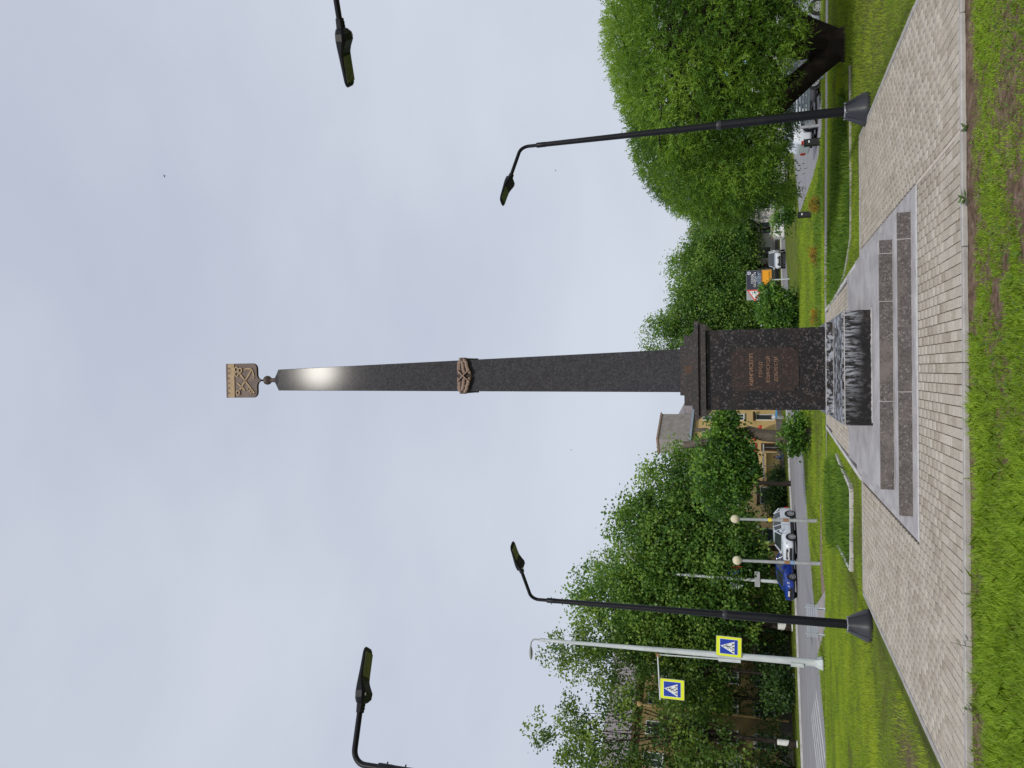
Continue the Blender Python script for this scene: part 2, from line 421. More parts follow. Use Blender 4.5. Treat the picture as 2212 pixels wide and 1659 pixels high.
M['pebble'] = mat_noise('pebble', [(0.3, (0.30, 0.22, 0.18)), (0.7, (0.55, 0.46, 0.40))], scale=20, rough=0.9, rv=0.2)
M['dry_leaf'] = mat_flat('dry_leaf', (0.52, 0.28, 0.08), v=0.2)
M['bird'] = mat_flat('bird_feather', (0.05, 0.05, 0.055))

# ------------------------------------------------------------------ helpers
def link(o, parent=None):
    COL.objects.link(o)
    if parent is not None:
        o.parent = parent
    return o

def tag(o, label=None, cat=None, group=None, kind=None):
    if label: o['label'] = label
    if cat: o['category'] = cat
    if group: o['group'] = group
    if kind: o['kind'] = kind
    return o

def thing(name, label, cat, loc=(0, 0, 0), rz=0.0, group=None):
    o = bpy.data.objects.new(name, None)
    o.empty_display_size = 0.2
    o.location = loc
    o.rotation_euler = (0, 0, rz)
    link(o)
    return tag(o, label, cat, group)

class MB:
    """collects shapes, builds them as one mesh object"""
    def __init__(s):
        s.v = []; s.f = []; s.sm = []
    def add(s, vs, fs, smooth=False):
        k = len(s.v)
        s.v += [tuple(p) for p in vs]
        s.f += [tuple(i + k for i in f) for f in fs]
        s.sm += [smooth] * len(fs)
        return s
    def box(s, a, b, mat=None):
        x0, y0, z0 = a; x1, y1, z1 = b
        vs = [(x0, y0, z0), (x1, y0, z0), (x1, y1, z0), (x0, y1, z0), (x0, y0, z1), (x1, y0, z1), (x1, y1, z1), (x0, y1, z1)]
        if mat is not None: vs = [mat @ Vector(p) for p in vs]
        return s.add(vs, [(0, 3, 2, 1), (4, 5, 6, 7), (0, 1, 5, 4), (1, 2, 6, 5), (2, 3, 7, 6), (3, 0, 4, 7)])
    def bbox(s, a, b, r=0.01, mat=None):
        """box with chamfered vertical and top edges"""
        x0, y0, z0 = a; x1, y1, z1 = b
        def ring(i, z): return [(x0 + i + r, y0 + i, z), (x1 - i - r, y0 + i, z), (x1 - i, y0 + i + r, z), (x1 - i, y1 - i - r, z), (x1 - i - r, y1 - i, z), (x0 + i + r, y1 - i, z), (x0 + i, y1 - i - r, z), (x0 + i, y0 + i + r, z)]
        vs = ring(0, z0) + ring(0, z1 - r) + ring(r, z1)
        if mat is not None: vs = [mat @ Vector(p) for p in vs]
        fs = []
        for q in range(2):
            for i in range(8):
                j = (i + 1) % 8
                fs.append((q * 8 + i, q * 8 + j, q * 8 + 8 + j, q * 8 + 8 + i))
        fs.append(tuple(range(16, 24)))
        fs.append(tuple(reversed(range(0, 8))))
        return s.add(vs, fs)
    def tube(s, pts, radii, n=8, cap=True, smooth=True):
        pts = [Vector(p) for p in pts]
        if not hasattr(radii, '__len__'): radii = [radii] * len(pts)
        vs, fs = [], []
        up = None
        for i, p in enumerate(pts):
            d = (pts[min(i + 1, len(pts) - 1)] - pts[max(i - 1, 0)])
            if d.length < 1e-9: d = Vector((0, 0, 1))
            d.normalize()
            if up is None:
                up = Vector((1, 0, 0)) if abs(d.x) < 0.8 else Vector((0, 1, 0))
            a = (up - d * up.dot(d))
            if a.length < 1e-6: a = d.orthogonal()
            a.normalize(); up = a
            b = d.cross(a)
            for k in range(n):
                t = 2 * PI * k / n
                vs.append(p + (a * math.cos(t) + b * math.sin(t)) * radii[i])
        for i in range(len(pts) - 1):
            for k in range(n):
                k2 = (k + 1) % n
                fs.append((i * n + k, i * n + k2, (i + 1) * n + k2, (i + 1) * n + k))
        s.add(vs, fs, smooth)
        if cap:
            m = len(pts) - 1
            s.add([vs[k] for k in range(n)], [tuple(reversed(range(n)))])
            s.add([vs[m * n + k] for k in range(n)], [tuple(range(n))])
        return s
    def bar(s, a, b, w, h=None):
        a, b = Vector(a), Vector(b)
        h = w if h is None else h
        d = (b - a); L = d.length
        if L < 1e-6: return s
        q = d.to_track_quat('Z', 'X').to_matrix().to_4x4()
        q.translation = a
        return s.box((-w / 2, -h / 2, 0), (w / 2, h / 2, L), q)
    def prism(s, poly, axis_o, ex, ey, depth):
        """2D polygon in plane (ex, ey) at axis_o pushed along depth vector"""
        o, ex, ey, d = Vector(axis_o), Vector(ex), Vector(ey), Vector(depth)
        n = len(poly)
        v0 = [o + ex * p[0] + ey * p[1] for p in poly]
        v1 = [p + d for p in v0]
        fs = [tuple(range(n)), tuple(reversed(range(n, 2 * n)))]
        for i in range(n):
            j = (i + 1) % n
            fs.append((i, n + i, n + j, j))
        return s.add(v0 + v1, fs)
    def sphere(s, c, r, n=12, m=8, sc=(1, 1, 1)):
        vs, fs = [], []
        for i in range(m + 1):
            t = PI * i / m
            for k in range(n):
                p = 2 * PI * k / n
                vs.append((c[0] + r * sc[0] * math.sin(t) * math.cos(p), c[1] + r * sc[1] * math.sin(t) * math.sin(p), c[2] + r * sc[2] * math.cos(t)))
        for i in range(m):
            for k in range(n):
                k2 = (k + 1) % n
                fs.append((i * n + k, (i + 1) * n + k, (i + 1) * n + k2, i * n + k2))
        return s.add(vs, fs, True)
    def lathe(s, prof, n=24, c=(0, 0, 0), smooth=True, sq=0.0):
        vs, fs = [], []
        for r, z in prof:
            for k in range(n):
                t = 2 * PI * k / n
                q = 1.0
                if sq:
                    q = 1 + sq * (1 / max(abs(math.cos(t)), abs(math.sin(t))) - 1)
                vs.append((c[0] + r * q * math.cos(t), c[1] + r * q * math.sin(t), c[2] + z))
        for i in range(len(prof) - 1):
            for k in range(n):
                k2 = (k + 1) % n
                fs.append((i * n + k, i * n + k2, (i + 1) * n + k2, (i + 1) * n + k))
        fs.append(tuple(reversed(range(n))))
        fs.append(tuple((len(prof) - 1) * n + k for k in range(n)))
        s.add(vs, fs[:-2], smooth)
        s.add(vs[:n], [tuple(reversed(range(n)))])
        return s.add(vs[-n:], [tuple(range(n))])
    def mesh(s, name, mat):
        me = bpy.data.meshes.new(name)
        me.from_pydata([tuple(p) for p in s.v], [], s.f)
        me.polygons.foreach_set('use_smooth', s.sm)
        me.materials.append(mat)
        me.update()
        return me
    def build(s, name, mat, parent=None, loc=None, rz=None, label=None):
        o = bpy.data.objects.new(name, s.mesh(name, mat))
        link(o, parent)
        if loc is not None: o.location = loc
        if rz is not None: o.rotation_euler = (0, 0, rz)
        if label: o['label'] = label
        return o

def fast_mesh(name, verts, nper, mat, tone=None, faces_per=None):
    """verts (N*nper,3); faces_per: list of index tuples inside one item, all the same length"""
    verts = np.asarray(verts, dtype=np.float32)
    n_items = len(verts) // nper
    fp = np.asarray(faces_per if faces_per is not None else [tuple(range(nper))], dtype=np.int32)
    k = fp.shape[1]
    idx = (fp[None, :, :] + (np.arange(n_items, dtype=np.int32) * nper)[:, None, None]).reshape(-1)
    nf = n_items * fp.shape[0]
    me = bpy.data.meshes.new(name)
    me.vertices.add(len(verts)); me.vertices.foreach_set('co', verts.reshape(-1))
    me.loops.add(len(idx)); me.loops.foreach_set('vertex_index', idx)
    me.polygons.add(nf)
    me.polygons.foreach_set('loop_start', np.arange(0, nf * k, k, dtype=np.int32))
    try: me.polygons.foreach_set('loop_total', np.full(nf, k, dtype=np.int32))
    except Exception: pass
    me.update(calc_edges=True)
    if tone is not None:
        a = me.attributes.new('tone', 'FLOAT', 'POINT')
        a.data.foreach_set('value', np.repeat(np.asarray(tone, dtype=np.float32), nper))
    me.materials.append(mat)
    return me

def norm(a):
    return a / np.maximum(np.linalg.norm(a, axis=1, keepdims=True), 1e-9)

def leaf_mesh(name, P, D, Nn, L, W, tone, mat):
    """diamond leaves: base P, direction D, normal-ish Nn, length L, width W"""
    D = norm(D)
    S = norm(np.cross(D, Nn))
    L = np.asarray(L).reshape(-1, 1); W = np.asarray(W).reshape(-1, 1)
    mid = P + D * L * 0.45
    v = np.stack([P, mid + S * W * 0.5, P + D * L, mid - S * W * 0.5], axis=1).reshape(-1, 3)
    return fast_mesh(name, v, 4, mat, tone)

def obj_mesh(name, me, parent=None, loc=None):
    o = bpy.data.objects.new(name, me)
    link(o, parent)
    if loc is not None: o.location = loc
    return o

# plaza frame: everything on the paved square is turned slightly
PSI = -0.014
PO = (0.18, 10.0)
def W(lx, ly, z=0.0):
    c, s_ = math.cos(PSI), math.sin(PSI)
    return (PO[0] + lx * c - (ly - PO[1]) * s_, PO[1] + lx * s_ + (ly - PO[1]) * c, z)

def sstep(a, b, x):
    t = np.clip((x - a) / (b - a), 0, 1)
    return t * t * (3 - 2 * t)

def YE(x):
    return 39.5 - 5.5 * sstep(5.0, 9.5, x)

def gz(x, y):
    """height of the ground"""
    x = np.asarray(x, dtype=float); y = np.asarray(y, dtype=float)
    z = np.where(y < 15.5, -0.05, np.where(y < 27, -0.05 - 0.25 * (y - 15.5) / 11.5, np.where(y < YE(x), -0.30 - 0.86 * (y - 27) / (YE(x) - 27), -1.16)))
    return z

def inside(poly, x, y):
    r = np.zeros(np.shape(x), dtype=bool)
    n = len(poly)
    for i in range(n):
        x0, y0 = poly[i]; x1, y1 = poly[(i + 1) % n]
        c = ((y0 > y) != (y1 > y)) & (x < (x1 - x0) * (y - y0) / (y1 - y0 + 1e-12) + x0)
        r ^= c
    return r

ROAD_FAR = [(-75, 10), (-48, 44), (-30.6, 64.9), (-19.7, 74.5), (-7.2, 91.0), (3.0, 101.5), (11.0, 107.5), (24.5, 116.0), (60, 132), (140, 165)]
ROAD_NEAR = [(-45, -25), (-26, 22), (-18.6, 39.6), (-15.6, 44.6), (-13.3, 49.0), (-10.1, 53.6), (-4.6, 60.2), (3.0, 73.5), (9.2, 85.3), (14.3, 94.5), (24, 103), (60, 120), (140, 150)]
PLAZA = [W(-4.10, 7.78)[:2], W(4.10, 7.78)[:2], W(4.10, 15.12)[:2], W(-4.10, 15.12)[:2]]
WALK = [W(-2.02, 15.0)[:2], W(1.92, 15.0)[:2], W(1.78, 26.6)[:2], W(-1.86, 26.9)[:2]]
PATH_NEAR = [(60, 10.0), (11, 23.6), (2.4, 25.9), (-2.7, 26.8), (-6.5, 29.8), (-8.6, 33.2), (-11.5, 39.5), (-15.3, 46)]
PATH_FAR = [(60, 12.0), (11, 24.9), (2.6, 27.3), (-2.7, 28.3), (-5.6, 30.9), (-7.6, 34.2), (-10.2, 40.2), (-13.4, 48.6)]
ROADP = ROAD_NEAR + ROAD_FAR[::-1]
PATHP = PATH_NEAR + PATH_FAR[::-1]
BED_L = [(-1.94, 21.6), (-2.25, 17.45), (-4.0, 17.6), (-4.25, 21.9), (-5.2, 27.0), (-2.7, 26.5)]
BED_R = [(2.12, 24.0), (2.15, 21.4), (2.42, 18.9), (2.95, 17.2), (4.3, 17.1), (6.6, 18.6), (6.4, 21.3), (4.0, 24.6)]
BED_F = [(1.5, 33.0), (9.8, 33.5), (10.2, 41.0), (8, 43.5), (2.2, 42.8)]

# ------------------------------------------------------------------ ground
def make_ground():
    xs = np.unique(np.concatenate([np.arange(-12, 12.01, 0.25), np.arange(-60, 60.1, 3.0), np.array([-1500, -600, -250, -120, 120, 250, 600, 1500.])]))
    ys = np.unique(np.concatenate([np.arange(3, 30.01, 0.25), np.array([7.55, 7.62, 7.68, 7.72, 7.745]), np.arange(30, 60, 1.0), np.arange(60, 160, 6.0), np.array([-1500, -300, -60, -20, -5, 0, 27.0, 39.5, 250, 500, 1500.])]))
    X, Y = np.meshgrid(xs, ys)
    Z = gz(X, Y)
    near = (np.abs(X) < 12) & (Y < 27)
    rough = np.array([noise.noise(Vector((x * 1.3, y * 1.3, 0))) for x, y in zip(X.ravel(), Y.ravel())]).reshape(X.shape)
    Z = Z + np.where(near, rough * 0.012, 0)
    Z = np.where((Y < 7.74) & (np.abs(X) < 12), Z + 0.006 + rough * 0.015 + 0.014 * np.exp(-((Y - 7.72) / 0.16) ** 2), Z)
    # the ground dips out of the way under pavement, walk, path and road
    Z = np.where(inside(PLAZA, X, Y) | inside(WALK, X, Y), Z - 0.12, Z)
    bare = np.zeros_like(X)
    strip = np.exp(-((Y - 7.6) / 0.2) ** 2) * (np.abs(X) < 12)
    n2 = np.array([noise.noise(Vector((x * 0.9 + 5, y * 0.9, 3))) for x, y in zip(X.ravel(), Y.ravel())]).reshape(X.shape)
    bare = np.clip(strip * 1.3 + 1.0 * (Y < 7.7) + np.clip(n2 * 2.2 - 0.25, 0, 1) * 0.35 * (Y >= 7.7), 0, 1)
    bare = np.where((Y > 28), bare * 0.3, bare)
    # trodden ground under the willow and on the left corner of the lawn
    bare = np.maximum(bare, 0.55 * np.exp(-(((X - 7.0) / 1.9) ** 2 + ((Y - 13.6) / 1.6) ** 2)))
    bare = np.maximum(bare, 0.8 * np.exp(-(((X + 4.9) / 0.35) ** 2 + ((Y - 10.9) / 0.9) ** 2)))
    ny, nx = X.shape
    me = bpy.data.meshes.new('ground')
    V = np.stack([X, Y, Z], axis=-1).reshape(-1, 3)
    i = np.arange(ny * nx).reshape(ny, nx)
    F = np.stack([i[:-1, :-1], i[:-1, 1:], i[1:, 1:], i[1:, :-1]], axis=-1).reshape(-1, 4)
    me.from_pydata(V.tolist(), [], F.tolist())
    a = me.attributes.new('bare', 'FLOAT', 'POINT')
    a.data.foreach_set('value', bare.reshape(-1).astype(np.float32))
    me.polygons.foreach_set('use_smooth', [True] * len(me.polygons))
    me.materials.append(M['ground'])
    o = obj_mesh('ground', me)
    tag(o, kind='structure')
make_ground()

def ribbon(name, A, B, z_off, mat, zf=None, parent=None, flat=None, sub=6):
    """sheet between two polylines with the same count"""
    def dens(P):
        out = []
        for (x0, y0), (x1, y1) in zip(P[:-1], P[1:]):
            for k in range(sub):
                t = k / sub
                out.append((x0 + (x1 - x0) * t, y0 + (y1 - y0) * t))
        out.append(P[-1]); return out
    A, B = dens(A), dens(B)
    mb = MB(); vs = []
    for (a, b) in zip(A, B):
        for p in (a, b):
            z = flat if flat is not None else float(gz(p[0], p[1])) + z_off
            vs.append((p[0], p[1], z))
    fs = [(2 * i, 2 * i + 2, 2 * i + 3, 2 * i + 1) for i in range(len(A) - 1)]
    mb.add(vs, fs)
    return mb.build(name, mat, parent)

def resample(P, n):
    P = np.array(P, float); d = np.r_[0, np.cumsum(np.linalg.norm(np.diff(P, axis=0), axis=1))]
    t = np.linspace(0, d[-1], n)
    return [(float(np.interp(k, d, P[:, 0])), float(np.interp(k, d, P[:, 1]))) for k in t]

RF = resample(ROAD_FAR, 60); RN = resample(ROAD_NEAR, 60)
road = ribbon('road', RN, RF, 0, M['asphalt'], flat=-1.145, sub=1)
tag(road, kind='structure')
path = ribbon('footpath', PATH_NEAR, PATH_FAR, 0.018, M['footpath'], sub=8)
tag(path, kind='structure')

dirt = ribbon('dirt_path', [(-3.0, 42.6), (-6.2, 42.2), (-9.2, 41.6), (-11.0, 39.0), (-8.6, 33.2)], [(-3.0, 43.2), (-6.2, 43.0), (-9.9, 43.6), (-12.4, 41.0), (-9.4, 33.0)], 0.012, mat_noise('trodden_soil', [(0.3, (0.16, 0.11, 0.085)), (0.7, (0.29, 0.215, 0.175))], scale=3, detail=8, rough=1.0), sub=8)
tag(dirt, kind='structure')
def offset_line(P, d):
    P = np.array(P, float); T = np.gradient(P, axis=0); T /= np.linalg.norm(T, axis=1, keepdims=True)
    Nn = np.stack([-T[:, 1], T[:, 0]], axis=1)
    return [tuple(q) for q in (P + Nn * d)]

def kerb_line(name, P, w, h, z, mat, stone=1.0, cat_parent=None, conform=False):
    root = bpy.data.objects.new(name, None); link(root); tag(root, kind='structure')
    P = np.array(P, float); d = np.r_[0, np.cumsum(np.linalg.norm(np.diff(P, axis=0), axis=1))]
    n = max(1, int(round(d[-1] / stone)))
    me = None
    for i in range(n):
        t0, t1 = d[-1] * i / n, d[-1] * (i + 1) / n
        a = Vector((np.interp(t0, d, P[:, 0]), np.interp(t0, d, P[:, 1]), 0)); b = Vector((np.interp(t1, d, P[:, 0]), np.interp(t1, d, P[:, 1]), 0))
        L = (b - a).length
        mb = MB().bbox((0.003, -w / 2, -0.25), (L - 0.003, w / 2, h), 0.008)
        zz = z if not conform else float(gz((a.x + b.x) / 2, (a.y + b.y) / 2)) + z
        o = mb.build('kerb_stone', mat, root, loc=(a.x, a.y, zz + random.uniform(-.003, .003)), rz=math.atan2((b - a).y, (b - a).x) + random.uniform(-.003, .003))
    return root

# road edges and markings
KF = offset_line(RF, 0.12)
kf = kerb_line('road_kerb', [p for p in KF if -60 < p[0] < 40], 0.3, 0.16, -1.15, M['kerb_white'], 6.0)
v1, v2 = offset_line(RF, 0.27), offset_line(RF, 4.2)
verge = ribbon('verge', v1, v2, 0, M['ground'], flat=-1.02, sub=1); tag(verge, kind='structure')
back = ribbon('yard_ground', v2, offset_line(RF, 60), 0, M['ground'], flat=-1.03, sub=1); tag(back, kind='structure')
def marking(P, w, name='edge_line'):
    A = offset_line(P, w / 2); B = offset_line(P, -w / 2)
    ribbon(name, B, A, 0, M['paint'], flat=-1.140, sub=1, parent=road)
marking(resample([(-24.8, 53.9), (-21.0, 57.4), (-17.6, 61.0), (-13.8, 66.5), (-5, 79), (4, 90), (12, 98)], 30), 0.16)
marking(resample([(-30, 47.0), (-24.8, 53.6)], 8), 0.16)
for k, (dx) in enumerate((0.0, 1.0, 2.0, 3.0, 4.0)):
    marking(resample([(-19.0 - dx * 0.95, 41.2 + dx * 0.8), (-18.1 - dx * 0.85, 48.0 + dx * 1.2)], 6), 0.45, 'crossing_stripe')

# ------------------------------------------------------------------ paved square
pave = MB()
for poly in (PLAZA, WALK):
    pass
base = MB()
base.add([W(-4.06, 7.8, -0.02), W(4.06, 7.8, -0.02), W(4.06, 15.1, -0.02), W(-4.06, 15.1, -0.02)], [(0, 1, 2, 3)])
def walk_z(y):
    return float(np.interp(y, [15.0, 15.6, 26.9], [0.0, -0.012, -0.272]))
nseg = 12
vs = []
for i in range(nseg + 1):
    y = 15.1 + (26.8 - 15.1) * i / nseg
    t = i / nseg
    vs += [W(-1.97 + 0.14 * t, y, walk_z(y) - 0.02), W(1.87 - 0.12 * t, y, walk_z(y) - 0.02)]
base.add(vs, [(2 * i, 2 * i + 1, 2 * i + 3, 2 * i + 2) for i in range(nseg)])
pavement = base.build('pavement', M['joint_sand'])
tag(pavement, kind='structure')

def make_pavers():
    SX, SY = 0.1, 0.2
    items = []       # x0,x1,y0,y1, light
    rs = random.Random(3)
    ix0, ix1 = -41, 41
    def slab_hit(x0, x1, y0, y1):
        return x1 > -2.05 and x0 < 2.05 and y1 > 9.87 and y0 < 15.1
    for i in range(ix0, ix1):
        xa = i * SX
        xb = xa + SX
        if xa < -4.06: xa = -4.06
        if xb > 4.06: xb = 4.06
        if xb - xa < 0.02: continue
        y = 7.835
        first = True
        ph = rs.random()
        while y < 15.08:
            L = SY
            light = False
            if first:
                L = 0.1 if i % 2 else 0.2
                if ph < 0.6 and i % 2: light = True; L = 0.09
                first = False
            y1 = min(y + L, 15.08)
            inx = xb > -2.04 and xa < 2.04
            if inx and y < 9.86 and y1 > 9.86: y1 = 9.86
            if inx and y >= 9.85:
                break
            if y1 - y > 0.015: items.append((xa, xb, y, y1, light))
            y = y1
    # the walk behind the monument
    for i in range(-20, 19):
        xa = i * SX
        y = 15.12 + (0.1 if i % 2 else 0)
        if i % 2: items.append((xa, xa + SX, 15.12, 15.22, False))
        while y < 26.8:
            y1 = min(y + SY, 26.8)
            t = (y - 15.1) / 11.7
            if xa > -2.0 + 0.14 * t and xa + SX < 1.9 - 0.12 * t: items.append((xa, xa + SX, y, y1, False))
            y = y1
    # nearest 300 in the frame become parts of their own
    def rank(it):
        x = (it[0] + it[1]) / 2; y = (it[2] + it[3]) / 2
        if abs(x + 0.18) > 0.452 * y: return 1e3 + y
        return y
    items.sort(key=rank)
    near, rest = items[:300], items[300:]
    cache = {}
    for (xa, xb, ya, yb, light) in near:
        w, L = round(xb - xa, 3), round(yb - ya, 3)
        key = (w, L, light)
        if key not in cache:
            g = 0.0038
            mb = MB().bbox((-w / 2 + g, -L / 2 + 0.0018, -0.03), (w / 2 - g, L / 2 - 0.0018, 0), 0.0035)
            mb.f = mb.f[:-1]; mb.sm = mb.sm[:-1]
            cache[key] = mb.mesh('paver', M['paver_light'] if light else M['paver'])
        o = bpy.data.objects.new('paver', cache[key]); link(o, pavement)
        p = W((xa + xb) / 2, (ya + yb) / 2)
        o.location = (p[0], p[1], rs.uniform(-0.0015, 0.002))
        o.rotation_euler = (rs.uniform(-.006, .006), rs.uniform(-.008, .008), PSI + rs.uniform(-.008, .008))
    V, T = [], []
    for (xa, xb, ya, yb, light) in rest:
        g = 0.0038; h = 0.0018; r = 0.003
        zt = rs.uniform(-0.0015, 0.002)
        tl = rs.uniform(-.0008, .0008)
        z0 = walk_z(ya) if ya > 15.05 else 0; z1 = walk_z(yb) if ya > 15.05 else 0
        q = [(xa + g, ya + h, z0), (xb - g, ya + h, z0), (xb - g, yb - h, z1), (xa + g, yb - h, z1)]
        qi = [(xa + g + r, ya + h + r, z0), (xb - g - r, ya + h + r, z0), (xb - g - r, yb - h - r, z1), (xa + g + r, yb - h - r, z1)]
        for (x, y, z) in q: V.append(W(x, y, z - 0.03))
        for (x, y, z) in q: V.append(W(x, y, z - r + zt))
        for n_, (x, y, z) in enumerate(qi): V.append(W(x, y, z + zt + (tl if n_ % 2 else -tl)))
        T.append(0.999 if light else rs.random())
    fp = [(0, 1, 5, 4), (1, 2, 6, 5), (2, 3, 7, 6), (3, 0, 4, 7), (4, 5, 9, 8), (5, 6, 10, 9), (6, 7, 11, 10), (7, 4, 8, 11), (8, 9, 10, 11)]
    me = fast_mesh('far_pavers', np.array(V), 12, M['paver'], T, fp)
    o = obj_mesh('paver_field', me, pavement); o['kind'] = 'stuff'
make_pavers()

# pale strip let into the paving in line with the slab's edge
MB().add([W(2.045, 7.84, 0.0035), W(2.085, 7.84, 0.0035), W(2.085, 9.86, 0.0035), W(2.045, 9.86, 0.0035)], [(0, 1, 2, 3)]).add([W(2.045, 7.84, -0.01), W(2.085, 7.84, -0.01), W(2.085, 7.84, 0.0035), W(2.045, 7.84, 0.0035)], [(0, 1, 2, 3)]).build('border_strip', M['paver_light'], pavement)

# kerbs of the square and of the walk
kerb_line('plaza_kerb', [W(-6.2, 7.785)[:2], W(6.2, 7.790)[:2]], 0.072, 0.005, 0.0, M['kerb'])
kerb_line('side_kerb', [W(4.105, 7.84)[:2], W(4.105, 15.15)[:2]], 0.08, 0.006, 0.0, M['kerb'])
kerb_line('side_kerb', [W(-4.105, 15.15)[:2], W(-4.105, 7.84)[:2]], 0.08, 0.006, 0.0, M['kerb'])
kerb_line('back_kerb', [W(4.07, 15.14)[:2], W(1.95, 15.14)[:2]], 0.08, 0.006, 0.0, M['kerb'])
kerb_line('back_kerb', [W(-2.05, 15.14)[:2], W(-4.07, 15.14)[:2]], 0.08, 0.006, 0.0, M['kerb'])
def kerb_slope(P, name):
    root = bpy.data.objects.new(name, None); link(root); tag(root, kind='structure')
    (x0, y0), (x1, y1) = P
    n = 11
    for i in range(n):
        a = Vector(W(x0 + (x1 - x0) * i / n, y0 + (y1 - y0) * i / n)); b = Vector(W(x0 + (x1 - x0) * (i + 1) / n, y0 + (y1 - y0) * (i + 1) / n))
        a.z = walk_z(y0 + (y1 - y0) * i / n) + 0.02; b.z = walk_z(y0 + (y1 - y0) * (i + 1) / n) + 0.02
        MB().bar(a - Vector((0, 0, 0.1)), b - Vector((0, 0, 0.1)), 0.2, 0.09).build('kerb_stone', M['kerb_white'], root)
kerb_slope(((1.93, 15.2), (1.81, 26.4)), 'walk_kerb')
kerb_slope(((-2.03, 15.2), (-1.89, 26.6)), 'walk_kerb')
# low kerbs round the two planting beds
kerb_line('bed_kerb', BED_L[:4], 0.09, 0.10, -0.02, M['kerb_white'], 0.35, conform=True)
kerb_line('bed_kerb', [(2.15, 21.4), (2.42, 18.9), (2.95, 17.2), (4.3, 17.1), (6.4, 17.0)], 0.08, 0.06, -0.02, M['kerb'], 0.35, conform=True)

# ------------------------------------------------------------------ monument
mx, my, _ = W(-0.03, 13.16)
def set_wet(o, f):
    me = o.data
    a = me.attributes.new('wet', 'FLOAT', 'POINT')
    a.data.foreach_set('value', [f(v.co) for v in me.vertices])

# slab and steps
st = thing('granite_steps', 'grey mortared platform with two low granite faced steps under the obelisk', 'steps', W(0, 10.0, 0), PSI)
def lb(x0, x1, y0, y1, z0, z1): return (x0, y0 - 10, z0), (x1, y1 - 10, z1)
MB().bbox(*lb(-2.05, 2.07, 9.87, 15.1, -0.05, 0.012), 0.006).build('base_slab', M['concrete'], st)
MB().bbox(*lb(-1.80, 1.80, 10.18, 14.42, 0.012, 0.163), 0.008).build('lower_platform', M['concrete'], st)
MB().bbox(*lb(-1.535, 1.535, 10.50, 14.12, 0.163, 0.320), 0.008).build('upper_platform', M['concrete'], st)
random.seed(5)
for (edges, y, z0, z1) in (((-1.812, -0.325, 1.49, 1.812), 10.14, 0.003, 0.161), ((-1.545, -0.45, 0.785, 1.375, 1.545), 10.455, 0.164, 0.318)):
    for a, b in zip(edges[:-1], edges[1:]):
        MB().bbox(*lb(a + 0.004, b - 0.004, y, y + 0.045, z0, z1 + random.uniform(-.003, .002)), 0.005).build('granite_facing', M['granite_step'], st)
        if a > edges[0]:
            MB().box(*lb(a - 0.0045, a + 0.0045, y - 0.001, y + 0.04, z0 + 0.002, z1 - 0.004)).build('mortar_joint', M['concrete'], st)
# fillet of mortar along the foot of each riser
def fillet(x0, x1, y, z, w, h, seed):
    rs = random.Random(seed); mb = MB(); n = 60; vs = []
    for i in range(n + 1):
        x = x0 + (x1 - x0) * i / n
        ww = w * (0.8 + 0.5 * rs.random()); hh = h * (0.7 + 0.5 * rs.random())
        vs += [(x, y - ww - 10, z + 0.002), (x, y - ww * 0.35 - 10, z + hh * 0.6), (x, y + 0.004 - 10, z + hh)]
    fs = []
    for i in range(n):
        for k in range(2): fs.append((3 * i + k, 3 * i + 3 + k, 3 * i + 4 + k, 3 * i + 1 + k))
    return mb.add(vs, fs, True)
fillet(-1.8, 1.8, 10.14, 0.010, 0.045, 0.007, 1).build('mortar_fillet', M['concrete'], st)
fillet(-1.53, 1.53, 10.455, 0.163, 0.03, 0.007, 2).build('mortar_fillet', M['concrete'], st)
fillet(-2.05, 2.05, 9.86, 0.0, 0.03, 0.014, 3).build('mortar_fillet', M['mortar_light'], st)
fillet(-0.76, 0.76, 11.105, 0.32, 0.03, 0.02, 4).build('mortar_fillet', M['concrete'], st)

mon = thing('obelisk', 'tall tapering dark granite obelisk on a square pedestal with gilt lettering and crest', 'obelisk', (mx, my, 0), PSI)
def qb(mb, h, z0, z1, yb=None, r=0.008, hx=None):
    hx = hx or h
    return mb.bbox((-hx, -h if yb is None else yb[0], z0), (hx, h if yb is None else yb[1], z1), r)
# the big front block and its tiers
def gridbox(x0, x1, y0, y1, z0, z1, nx=30, nz=14):
    mb = MB()
    mb.box((x0, y0 + 0.002, z0), (x1, y1, z1 - 0.002))
    vs = [(x0 + (x1 - x0) * i / nx, y0, z0 + (z1 - z0) * k / nz) for k in range(nz + 1) for i in range(nx + 1)]
    mb.add(vs, [(k * (nx + 1) + i, k * (nx + 1) + i + 1, (k + 1) * (nx + 1) + i + 1, (k + 1) * (nx + 1) + i) for k in range(nz) for i in range(nx)])
    vs = [(x0 + (x1 - x0) * i / nx, y0 + (y1 - y0) * k / nz, z1) for k in range(nz + 1) for i in range(nx + 1)]
    mb.add(vs, [(k * (nx + 1) + i, k * (nx + 1) + i + 1, (k + 1) * (nx + 1) + i + 1, (k + 1) * (nx + 1) + i) for k in range(nz) for i in range(nx)])
    return mb
o = gridbox(-0.765, 0.765, -2.05, 0.765, 0.322, 0.662).build('front_block', M['granite_block'], mon)
def wetf(c):
    if c.z > 0.66: return 0.8
    t = (c.z - 0.322) / 0.34
    lim = 0.30 + 0.22 * noise.noise(Vector((c.x * 2.3, 0, 1.7))) + (0.25 if c.x < -0.35 else 0.0) * (-c.x)
    side = 1.0 if c.x > -0.25 else 0.45
    return (0.0 if t < lim else min(1.0, (t - lim) * 2.2)) * side * 0.80 if c.y < -2.04 else 0.15
set_wet(o, wetf)
o = gridbox(-0.742, 0.742, -2.02, 0.74, 0.664, 0.686).build('thin_slab', M['granite_wet'], mon); set_wet(o, lambda c: 0.95)
o = gridbox(-0.69, 0.69, -0.76, 0.70, 0.688, 0.796).build('pedestal_foot', M['granite_wet'], mon)
